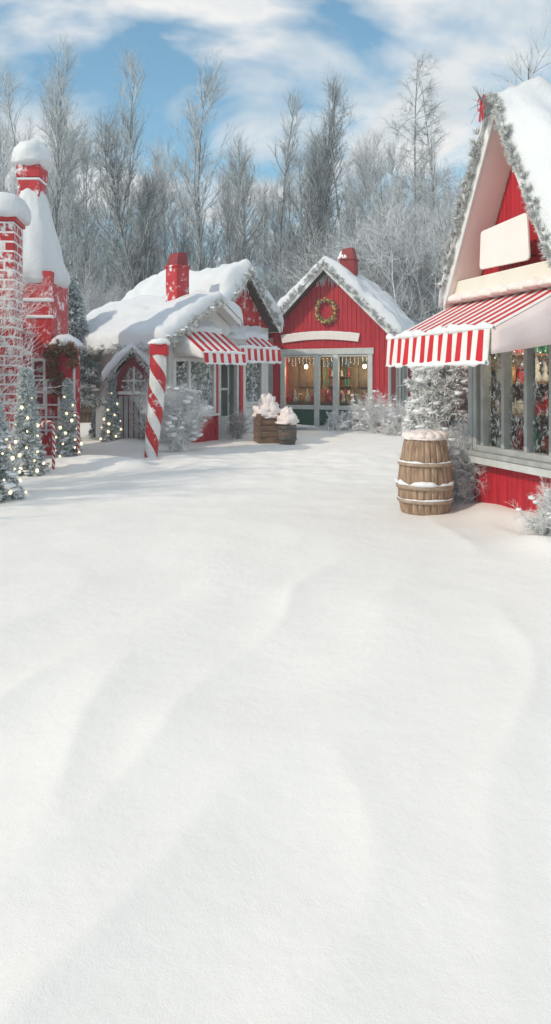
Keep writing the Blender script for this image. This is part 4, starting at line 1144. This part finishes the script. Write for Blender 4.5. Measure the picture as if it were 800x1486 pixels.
mb = MB(); mb.box(.1, W - .1, .9, .95, 0, 2.2); mb.build('interior_wall', M['inside'], Cb)
b = MB(); b.lathe([(.02, .1), (.06, .05), (.07, 0), (.05, -.06), (.02, -.08)], 12); lt = thing('pendant_lamp', 'amber lamp glowing inside the dark brown cabin window', 'lamp', hmat(Cb) @ Vector((.9, .4, 1.55)), 0)
b.build('bulb', M['lamp'], lt, True); b = MB(); b.tube([(0, 0, .1), (0, 0, .6)], .006, 6); b.build('cord', M['metal_dark'], lt)
ld = bpy.data.lights.new('lamp_glow', 'POINT'); ld.energy = 14; ld.color = (1, .6, .25); ld.shadow_soft_size = .07
link(bpy.data.objects.new('lamp_glow', ld), lt).location = (0, 0, -.15)

# ================================================================== barrel, crates, poles
Br = thing('barrel', 'big wooden barrel with snow on its lid beside the awning kiosk', 'barrel', (1.8, 8.3, gz(1.8, 8.3) - .02), .3)
Hb = .93; NSt = 24
def br_r(z):
    t = z / Hb; return .262 + .068 * math.sin(math.pi * min(1, max(0, (t * .98 + .05))) ** .82) - .02 * t
def stave(a, z):
    f = (a / (2 * math.pi) * NSt) % 1; g = min(f, 1 - f); k = int(a / (2 * math.pi) * NSt)
    return 1 - .05 * math.exp(-(g / .09) ** 2) + .012 * math.sin(k * 12.9)
mb = MB(); mb.lathe([(br_r(z), z) for z in np.linspace(0, Hb, 22)] + [(br_r(Hb) - .03, Hb), (br_r(Hb) - .035, Hb - .05)], NSt * 10, 0, (0, 0, 0), stave); mb.build('staves', M['barrel_wood'], Br, smooth=True)
for z, hh in ((.6, .045), (.335, .06), (.165, .045)):
    mb = MB(); z0, z1 = z - hh / 2, z + hh / 2
    mb.lathe([(br_r(z0) - .01, z0), (br_r(z0) + .018, z0 + .004), (br_r(z) + .024, z), (br_r(z1) + .018, z1 - .004), (br_r(z1) - .01, z1)], 72); o = mb.build('hoop', M['hoop_wood'], Br, True)
    mb = MB()
    rows = []
    for i in range(97):
        a = 2 * math.pi * i / 96; big = 1.0 if hh > .05 else .4
        r = max(.003, .02 * big * (1 + 1.5 * fn3((math.cos(a), math.sin(a), z * 9), 3.5, 2)))
        R0 = br_r(z1) + .012
        rows.append([((R0 + r * .8 * math.cos(q * math.pi / 4)) * math.cos(a), (R0 + r * .8 * math.cos(q * math.pi / 4)) * math.sin(a), z1 + r * .5 + r * math.sin(q * math.pi / 4)) for q in range(8)])
    mb.grid(rows, 0, True); mb.build('hoop_snow', M['snow'], o, True)
mb = MB(); lump(mb, (0, 0, Hb - .03), .265, .265, .1, 3, 44, 18, .14, 3, .4)
for i in range(14):
    a = i * 2 * math.pi / 14; lump(mb, (.2 * math.cos(a), .2 * math.sin(a), Hb - .01), .075, .075, .06, i, 12, 8, .25, 3, .5)
mb.build('snow_cap', M['pink_snow'], Br, smooth=True)

Cr = thing('crate_planter', 'slatted brown crate heaped with snow beneath the second awning', 'crate', (-.20, 16.9, gz(-.2, 16.9) - .02), R(14))
mb = MB(); w, d, hh = .6, .5, .72
for i in range(5):
    z0 = i * hh / 5 + .008; z1 = (i + 1) * hh / 5 - .008
    mb.box(-w / 2, w / 2, -d / 2, -d / 2 + .03, z0, z1); mb.box(-w / 2, w / 2, d / 2 - .03, d / 2, z0, z1)
    mb.box(-w / 2, -w / 2 + .03, -d / 2 + .031, d / 2 - .031, z0, z1); mb.box(w / 2 - .03, w / 2, -d / 2 + .031, d / 2 - .031, z0, z1)
mb.build('slats', M['crate_wood'], Cr, bev=.006)
mb = MB(); mb.box(-w / 2 + .032, w / 2 - .032, -d / 2 + .032, d / 2 - .032, .02, hh - .06); mb.build('liner', M['crate_dark'], Cr)
mb = MB()
for sx in (-1, 1):
    mb = MB(); mb.box(sx * (w / 2 - .04) - .035, sx * (w / 2 - .04) + .035, -d / 2 - .022, -d / 2 - .002, 0, hh); mb.build('corner_post', M['crate_wood'], Cr, bev=.005)
mb = MB(); lump(mb, (0, 0, hh - .06), .36, .3, .34, 6, 44, 24, .3, 2.6, .3); lump(mb, (.0, 0, hh + .1), .25, .22, .34, 9, 40, 20, .4, 3.0, .3); mb.build('snow_heap', M['pink_snow'], Cr, smooth=True)
Tb = thing('tub_planter', 'dark half barrel heaped with snow beside the slatted crate', 'tub', (.28, 16.75, gz(.28, 16.75) - .02), 0)
mb = MB(); mb.lathe([(.19, 0), (.22, .12), (.235, .3), (.23, .45), (.215, .56), (.19, .56), (.185, .5)], NSt * 8, 0, (0, 0, 0), stave); mb.build('staves', M['crate_dark'], Tb, smooth=True)
for z in (.14, .4):
    mb = MB(); mb.lathe([(.23, z - .03), (.243, z - .02), (.245, z + .02), (.23, z + .03)], 48); mb.build('hoop', M['metal_dark'], Tb, True)
mb = MB(); lump(mb, (0, 0, .54), .27, .27, .24, 16, 36, 18, .3, 2.6, .3); lump(mb, (0, 0, .64), .19, .19, .26, 19, 30, 16, .36, 3, .3); mb.build('snow_heap', M['pink_snow'], Tb, smooth=True)

def candy_pole(name, label, pts, rad, pitch, mats, k=24, bands=2, frost=False):
    root = thing(name, label, 'candy cane', pts[0])
    P = [Vector(p) - Vector(pts[0]) for p in pts]
    # resample
    cum = [0]
    for a, b in zip(P, P[1:]): cum.append(cum[-1] + (b - a).length)
    m = max(40, int(cum[-1] / (rad if not hasattr(rad, '__len__') else max(rad)) * 5)); rows = []
    mb = MB(); up = None
    for i in range(m + 1):
        s = cum[-1] * i / m; j = max(0, min(len(P) - 2, next((q for q in range(len(cum) - 1) if cum[q + 1] >= s), len(P) - 2)))
        f = (s - cum[j]) / max(1e-6, cum[j + 1] - cum[j]); p = P[j].lerp(P[j + 1], f)
        t = (P[j + 1] - P[j]).normalized()
        if up is None: up = Vector((0, -1, 0))
        x = t.cross(up).normalized(); up = x.cross(t).normalized()
        r = rad if not hasattr(rad, '__len__') else np.interp(s, cum, rad)
        r = r * (1 + .02 * fn3((s * 3, 0, 0), 2))
        rows.append([p + (x * math.cos(2 * math.pi * q / k + s / pitch * 2 * math.pi) + up * math.sin(2 * math.pi * q / k + s / pitch * 2 * math.pi)) * r for q in range(k)])
    n = k; b0 = len(mb.v)
    for r_ in rows: mb.v += [tuple(p) for p in r_]
    for i in range(m):
        for j in range(n):
            mb.f.append([i * n + j, i * n + (j + 1) % n, (i + 1) * n + (j + 1) % n, (i + 1) * n + j]); mb.mi.append(0 if (j * bands * 2 // n) % 2 else 1)
    mb.f.append(list(range(n))); mb.mi.append(0); mb.f.append([m * n + j for j in range(n)]); mb.mi.append(0)
    mb.build('pole', [M[mats[0]], M[mats[1]]], root, smooth=True)
    return root
cz = gz(-2.43, 13.8)
cp = candy_pole('candy_pole', 'thick candy striped post standing before the frosty bush', [(-2.5, 13.8, cz - .05), (-2.47, 13.8, .4), (-2.41, 13.8, 1.0), (-2.36, 13.8, 1.6), (-2.34, 13.8, 2.22)], [.125, .145, .165, .17, .165], 1.3, ('cane_red', 'cane_white'))
bx = MB(); bx.box(.0, .34, -.17, .17, 2.1 - cz, 2.33 - cz); bx.build('capital', M['red_frosty'], cp, bev=.02)
bx = MB(); lump(bx, (.17, 0, 2.33 - cz), .22, .22, .12, 3, 24, 12, .2, 2.2, .3); bx.build('snow_cap', M['snow'], cp, smooth=True)
def small_cane(label, x, y, h, hook, r=.028):
    z = gz(x, y) - .05; pts = [(x, y, z), (x + .01, y, z + h * .5), (x, y, z + h * .8)]
    for i in range(1, 9):
        a = math.pi * i / 8; pts.append((x + hook * (1 - math.cos(a)) * .5, y, z + h * .8 + abs(hook) * .5 * math.sin(a)))
    return candy_pole('candy_cane', label, pts, r, .22, ('red_paint', 'white_trim'), 16)
small_cane('small candy cane stake beside the tallest lit tree', -3.79, 11.75, .95, -.2)
small_cane('small candy cane stake beside the smaller lit tree under the berry porch', -4.0, 13.95, 1.1, -.22)
lp = thing('lamp_post', 'thin dark post in the snow behind the candy stake', 'post', (-4.68, 18.4, gz(-4.68, 18.4) - .05))
mb = MB(); mb.lathe([(.06, 0), (.06, .2), (.038, .26), (.034, 1.85), (.05, 1.9), (.05, 1.95), (.02, 1.98)], 14); mb.build('shaft', M['metal_dark'], lp, smooth=True)
mb = MB(); lump(mb, (0, 0, 1.97), .06, .06, .05, 3, 14, 8); mb.build('snow_cap', M['snow'], lp, smooth=True)

# ================================================================== trees with lights
for lab, x, y, H_, Rr, nb, n in (('full frosted Christmas tree with warm lights at the picture edge', -3.72, 9.0, 1.45, .46, 200, 38),
                                 ('tall frosted Christmas tree with warm lights before the brick stack', -4.1, 11.35, 1.8, .34, 200, 38),
                                 ('slim frosted Christmas tree with warm lights under the berry porch', -4.22, 14.0, 1.62, .31, 150, 26),
                                 ('slim frosted Christmas tree with warm lights beside the arched door', -3.96, 16.65, 1.75, .29, 150, 26)):
    conifer('christmas_tree', lab, 'tree', x, y, H_, Rr, nb, 10, 30, .042 if y < 12 else .042, 'needle_green', .6, wd=.003 + y * .00012)
    light_string('fairy lights wound round the ' + lab.replace(' with warm lights', '').replace('frosted ', '').replace('at the picture edge', 'closest of the lit trees'), x, y, H_, Rr, n, random.uniform(0, 6), .02 + .0006 * y)

conifer('spruce_tree', 'snowy blue green spruce rising behind the red porch', 'tree', -5.45, 18.1, 4.15, 1.0, 230, 11, 30, .1, 'needle_dark', .9, wd=.011, low=.3)
conifer('spruce_tree', 'small dark spruce between the brown cabin and the white cottage', 'tree', -4.72, 18.9, 2.2, .34, 140, 9, 26, .09, 'needle_dark', .4, wd=.01)

# frosted bushes
frost_bush('frosted_bush', 'dense grey frosted bush between the candy striped post and the window', 'bush', -2.12, 14.9, 1.4, .75, 24, 12, 8, 5, 'bush_frost', .009, .5, 26, clumps=120)
frost_bush('frosted_bush', 'low white frosted bush under the green panels of the wreath shop', 'bush', 1.95, 19.7, .58, 1.5, 26, 10, 8, 5, 'bush_frost', .008, .3, 48, clumps=78)
frost_bush('frosted_bush', 'low white frosted bush at the corner of the wreath shop', 'bush', 2.75, 19.6, .98, 1.9, 28, 10, 8, 5, 'bush_frost', .008, .3, 46, clumps=78)
frost_bush('frosted_bush', 'small white frosted bush on the snow below the side window of the wreath shop', 'bush', 3.7, 19.0, .9, 1.6, 24, 10, 8, 5, 'bush_frost', .008, .3, 46, clumps=66)
frost_bush('frosted_bush', 'shaggy white frosted bush against the red boards of the kiosk', 'bush', 2.76, 6.72, .52, .6, 34, 10, 8, 5, 'bush_frost', .006, .3, 40, clumps=120, r0=.01)
frost_bush('frosted_bush', 'twiggy frosted plant beside the cottage door', 'bush', -.92, 17.8, .75, .4, 12, 8, 7, 4, 'bush_grey', .006, .5, 20, clumps=24)
frost_bush('frosted_bush', 'frosted climber beside the arched door', 'bush', -2.82, 16.5, 1.5, .3, 14, 10, 8, 4, 'bush_frost', .008, .7, 12, clumps=36)
conifer('snowy_tree', 'bushy snow laden evergreen behind the barrel', 'tree', 2.36, 9.7, 2.35, .58, 440, 13, 40, .075, 'needle_frost', 1.0, wd=.0075, low=.02, expo=.42)
frost_bush('frosted_bush', 'loose frosted undergrowth behind the barrel', 'bush', 2.32, 8.85, .95, .8, 34, 10, 8, 5, 'bush_frost', .006, .3, 44, clumps=90)
frost_bush('frosted_tree', 'white frosted leafless tree spreading over the brick stack', 'tree', -5.3, 12.1, 3.2, .5, 9, 11, 8, 5, 'bush_frost', .0045, .6, 5, r0=.018)

# ================================================================== wood behind
poplar = lambda t: .3 + 1.0 * np.sin(np.pi * np.clip(.05 + (1 - t) * .62, 0, 1))
def px(x, Y): return (x - 400) / 1000 * Y
def hh_(top, Y): return (548 - top) / 1000 * Y + 1.75
TREES = [
 (70, 34, 66, dict(n1=64, l1=0.146, stems=3, a1=26, n2=9, n3=5), 'tall many stemmed bare poplar rising behind the snow capped tower chimney'),
 (112, 37, 110, dict(n1=60, l1=0.146, stems=2, a1=26, n2=8, n3=5), 'bare poplar with twin stems behind the snowy spruce'),
 (172, 36, 82, dict(n1=60, l1=0.130, a1=28, n2=9, n3=5), 'slender bare poplar above the low cottage ridge'),
 (213, 31, 182, dict(n1=95, l1=0.173, a1=26, n2=10, n3=6, twig='twig_dark', stems=2), 'dark dense bare tree just behind the cottage chimney'),
 (291, 34, 72, dict(n1=80, l1=0.164, a1=34, n2=9, n3=5), 'tall bare tree with a spire of fine twigs above the gabled cottage'),
 (352, 35, 190, dict(n1=60, l1=0.156, a1=32, n2=9, n3=5), 'medium bare tree above the small red gable'),
 (396, 36, 132, dict(n1=60, l1=0.121, a1=28, n2=8, n3=5, stems=2), 'narrow twin stemmed bare tree before the wreath shop ridge'),
 (455, 32, 126, dict(n1=100, l1=0.146, a1=26, n2=11, n3=6, twig='twig_dark', stems=2), 'dark thick bare tree rising over the wreath shop peak'),
 (513, 33, 142, dict(n1=60, l1=0.103, a1=52, up=.2, n2=9, n3=5, droop=.5), 'thin bare birch with short drooping twigs beyond the wreath shop chimney'),
 (604, 34, 70, dict(n1=56, l1=0.103, a1=62, up=.1, n2=10, n3=6, droop=.5, t0=.3, wig=.2), 'tallest lone bare alder with sparse level branches beyond the shops'),
 (630, 36, 105, dict(n1=46, l1=0.095, a1=60, up=.1, n2=9, n3=6, droop=.4, t0=.3, wig=.2), 'bare alder standing close behind the tallest alder'),
 (655, 33, 192, dict(n1=70, l1=0.146, a1=34, n2=9, n3=5, twig='twig_frost'), 'frosted bare tree beside the kiosk garland'),
 (575, 31, 225, dict(n1=80, l1=0.173, a1=34, n2=9, n3=5, twig='twig_frost', stems=2), 'white frosted broad tree behind the wreath shop roof'),
 (760, 15.5, 66, dict(n1=26, l1=0.173, a1=30, n2=7, n3=4, tw=.006, r=.08, t0=.25), 'bare tree showing its tips above the kiosk ridge'),
 (795, 17, 78, dict(n1=26, l1=0.173, a1=30, n2=7, n3=4, tw=.006, r=.08, t0=.25), 'bare tree half hidden behind the kiosk roof'),
 (20, 39, 170, dict(n1=60, l1=0.146, a1=30, n2=8, n3=5, stems=2), 'pale bare tree between the brick stack and the tower chimney'),
 (140, 43, 150, dict(n1=60, l1=0.138, a1=28, n2=8, n3=4, stems=2), 'distant bare poplar in the gap over the snowy spruce'),
 (250, 42, 210, dict(n1=60, l1=0.173, a1=30, n2=8, n3=4, stems=2), 'distant bare tree between the dark tree and the spire of twigs'),
 (330, 44, 250, dict(n1=60, l1=0.173, a1=30, n2=8, n3=4, stems=2), 'distant bare tree filling the gap above the cottage roof'),
 (425, 43, 195, dict(n1=60, l1=0.138, a1=28, n2=8, n3=4, stems=2), 'distant bare tree between the twin stemmed tree and the dark tree'),
 (545, 42, 255, dict(n1=70, l1=0.173, a1=34, n2=8, n3=4, stems=2, twig='twig_frost'), 'distant frosted tree beyond the birch'),
 (690, 40, 250, dict(n1=70, l1=0.173, a1=34, n2=8, n3=4, stems=2, twig='twig_frost'), 'distant frosted tree half behind the kiosk gable'),
]
for ti, (x, Y, top, kw, lab) in enumerate(TREES):
    bare_tree(lab, seed=ti * 7, x=px(x, Y), y=Y, H=hh_(top, Y), shape=poplar if kw.get('a1', 30) < 50 else (lambda t: .15 + 1.1 * np.sin(np.pi * np.clip(.06 + (1 - t) * .75, 0, 1))), **kw)
# unseen trees added beyond the picture edge to dapple the snow with shade
for ti, (x, y, h, lab) in enumerate(((-7.4, 6.0, 5.6, 'unseen bare tree added for dappled shade, nearer to the viewer'), (-6.9, 8.0, 5.0, 'unseen bare tree added for dappled shade, beside the added house'), (-8.4, 7.4, 6.4, 'unseen bare tree added for dappled shade, tallest of the three'))):
    bare_tree(lab, x, y, h, r=.07, n1=38, l1=.27, a1=40, n2=8, n3=4, t0=.3, twig='twig_frost', tw=.008, seed=900 + ti)

# deeper rows of the wood: five frosted kinds, copied
deep = [bare_tree('', 0, 0, 12, r=.1, n1=70, l1=.17, a1=30 + 2 * k, n2=9, n3=5, t0=.06, twig='twig_frost' if k % 2 else 'twig', stems=2, seed=500 + k, shape=poplar) for k in range(5)]
rnd = random.Random(15)
dspots = [(x + rnd.uniform(-8, 8), rnd.uniform(38, 50), rnd.uniform(195, 300)) for x in range(0, 740, 30)] + [(x, rnd.uniform(38, 46), rnd.uniform(190, 280)) for x in (-40, -90, -140, -200, 790, 840, 900, 960)]
for i, (x, Y, top) in enumerate(dspots):
    p = deep[i % 5]
    if i < 5: o = p
    else:
        o = p.copy(); link(o)
        for ch_ in list(p.children):
            c = ch_.copy(); link(c); c.parent = o
    k = hh_(top, Y) / 11.6
    o.location = (px(x, Y), Y, -.15); o.rotation_euler = (0, 0, rnd.uniform(0, 6.3)); o.scale = (k * .92, k * .92, k)
    tag(o, 'pale frosted leafless tree in the deep rows of the wood', 'tree', 'frosted trees deep in the wood')

# frosted saplings under the wood: three kinds, copied
protos = []
for k in range(4):
    o = frost_bush('frosted_sapling', '', 'tree', 0, 0, 4.6, 3.4, 14, 12, 9, 6, 'twig_frost', .012, .5, 24, z=0, r0=.035, wig=.14)
    protos.append(o)
rnd = random.Random(5)
spots = [(x + rnd.uniform(-9, 9), rnd.uniform(27, 31), rnd.uniform(.75, 1.2)) for x in range(60, 700, 20)] + [(x + rnd.uniform(-9, 9), rnd.uniform(32, 38), rnd.uniform(1.0, 1.6)) for x in range(40, 720, 26)]
spots += [(x, 27.5 + rnd.uniform(-1, 1.5), rnd.uniform(1.25, 1.75)) for x in (535, 562, 590, 618, 645, 668)]
spots += [(-60, 33, 1.4), (-120, 36, 1.5), (840, 30, 1.5), (900, 34, 1.5), (760, 33, 1.5), (960, 36, 1.5)]
for i, (x, Y, sc) in enumerate(spots):
    p = protos[i % 4]
    if i < 4: o = p; kids = []
    else:
        o = p.copy(); link(o)
        for ch_ in list(p.children):
            c = ch_.copy(); link(c); c.parent = o
    X = px(x, Y); o.location = (X, Y, -.1); o.rotation_euler = (0, 0, rnd.uniform(0, 6.3)); o.scale = (sc, sc, sc)
    tag(o, 'white frosted leafless sapling in the thicket at the foot of the wood', 'tree', 'frosted saplings along the wood edge')

hb = MB(); hb.box(-60, 60, -8, 62, -1.2, 22); hz_ = hb.build('haze', [], None)
hm = bpy.data.materials.new('haze'); hm.use_nodes = True; hn = hm.node_tree; hn.nodes.remove(hn.nodes['Principled BSDF'])
pv = hn.nodes.new('ShaderNodeVolumePrincipled'); pv.inputs['Density'].default_value = .0036; pv.inputs['Color'].default_value = (.9, .95, 1, 1)
hn.links.new(pv.outputs[0], hn.nodes['Material Output'].inputs['Volume']); hz_.data.materials.append(hm); hz_['kind'] = 'stuff'; hz_['label'] = 'thin cold haze in the winter air'
# ================================================================== camera, light, sky
cam = bpy.data.cameras.new('camera'); co = link(bpy.data.objects.new('camera', cam))
co.location = (0, 0, 1.6); co.rotation_euler = (R(90), 0, 0)
cam.sensor_fit = 'HORIZONTAL'; cam.sensor_width = 36; cam.lens = 45; cam.shift_y = -(743 - 548) / 800
cam.clip_start = .05; cam.clip_end = 5000
scene.camera = co

SUN_EL, SUN_DIR = R(37), Vector((.82, .53, 0)).normalized()   # direction the light travels over the ground
sd = bpy.data.lights.new('sun', 'SUN'); sd.energy = 2.5; sd.angle = R(.6); sd.color = (1, .88, .725)
so = link(bpy.data.objects.new('sun', sd))
dirv = Vector((SUN_DIR.x * math.cos(SUN_EL), SUN_DIR.y * math.cos(SUN_EL), -math.sin(SUN_EL)))
so.rotation_euler = dirv.to_track_quat('-Z', 'Y').to_euler(); so.location = (-20, -12, 20)

w = bpy.data.worlds.new('World'); scene.world = w; w.use_nodes = True
nt = w.node_tree; N, L = nt.nodes, nt.links
bg = N['Background']
sky = N.new('ShaderNodeTexSky'); sky.sky_type = 'NISHITA'; sky.sun_disc = False
sky.sun_elevation = SUN_EL; sky.sun_rotation = math.atan2(-SUN_DIR.x, -SUN_DIR.y)
sky.air_density = 1.0; sky.dust_density = .6; sky.ozone_density = 1.0
tc = N.new('ShaderNodeTexCoord'); sep = N.new('ShaderNodeSeparateXYZ'); L.new(tc.outputs['Generated'], sep.inputs[0])
def math_(op, a, b=None, v=None):
    n = N.new('ShaderNodeMath'); n.operation = op
    L.new(a, n.inputs[0])
    if b is not None: L.new(b, n.inputs[1])
    elif v is not None: n.inputs[1].default_value = v
    return n.outputs[0]
zc = math_('MAXIMUM', sep.outputs[2], v=0.0)
den = math_('ADD', zc, v=.55)
cmb = N.new('ShaderNodeCombineXYZ')
L.new(math_('DIVIDE', sep.outputs[0], den), cmb.inputs[0]); L.new(math_('DIVIDE', sep.outputs[1], den), cmb.inputs[1])
mp = N.new('ShaderNodeMapping'); mp.inputs['Location'].default_value = (2.35, .6, 0); mp.inputs['Scale'].default_value = (1.5, 2.6, 1); L.new(cmb.outputs[0], mp.inputs['Vector'])
n1 = N.new('ShaderNodeTexNoise'); n1.inputs['Scale'].default_value = 2.1; n1.inputs['Detail'].default_value = 9; n1.inputs['Roughness'].default_value = .52; n1.inputs['Distortion'].default_value = .35
L.new(mp.outputs[0], n1.inputs['Vector'])
cr = ramp(nt, [(.42, (0, 0, 0)), (.57, (1, 1, 1))]); L.new(n1.outputs['Fac'], cr.inputs['Fac'])
n2 = N.new('ShaderNodeTexNoise'); n2.inputs['Scale'].default_value = 3.3; n2.inputs['Detail'].default_value = 5; L.new(mp.outputs[0], n2.inputs['Vector'])
cc = ramp(nt, [(.35, (6.6, 7.4, 7.9)), (.6, (9.7, 9.6, 9.5))]); L.new(n2.outputs['Fac'], cc.inputs['Fac'])
tint = N.new('ShaderNodeMixRGB'); tint.blend_type = 'MULTIPLY'; tint.inputs['Fac'].default_value = 1; tint.inputs['Color2'].default_value = (1.4, 2.0, 1.88, 1)
L.new(sky.outputs[0], tint.inputs['Color1'])
mix = N.new('ShaderNodeMixRGB'); L.new(cr.outputs[0], mix.inputs['Fac']); L.new(tint.outputs[0], mix.inputs['Color1']); L.new(cc.outputs[0], mix.inputs['Color2'])
L.new(mix.outputs[0], bg.inputs['Color']); bg.inputs['Strength'].default_value = .1

scene.view_settings.view_transform = 'Standard'; scene.view_settings.look = 'None'
scene.view_settings.exposure = .0; scene.view_settings.gamma = 1; scene.view_settings.use_curve_mapping = False
scene.cycles.max_bounces = 6; scene.cycles.transparent_max_bounces = 12; scene.cycles.diffuse_bounces = 3; scene.cycles.glossy_bounces = 2
scene.cycles.use_denoising = True; scene.cycles.caustics_reflective = False; scene.cycles.caustics_refractive = False
scene.cycles.use_adaptive_sampling = True; scene.cycles.adaptive_threshold = .02
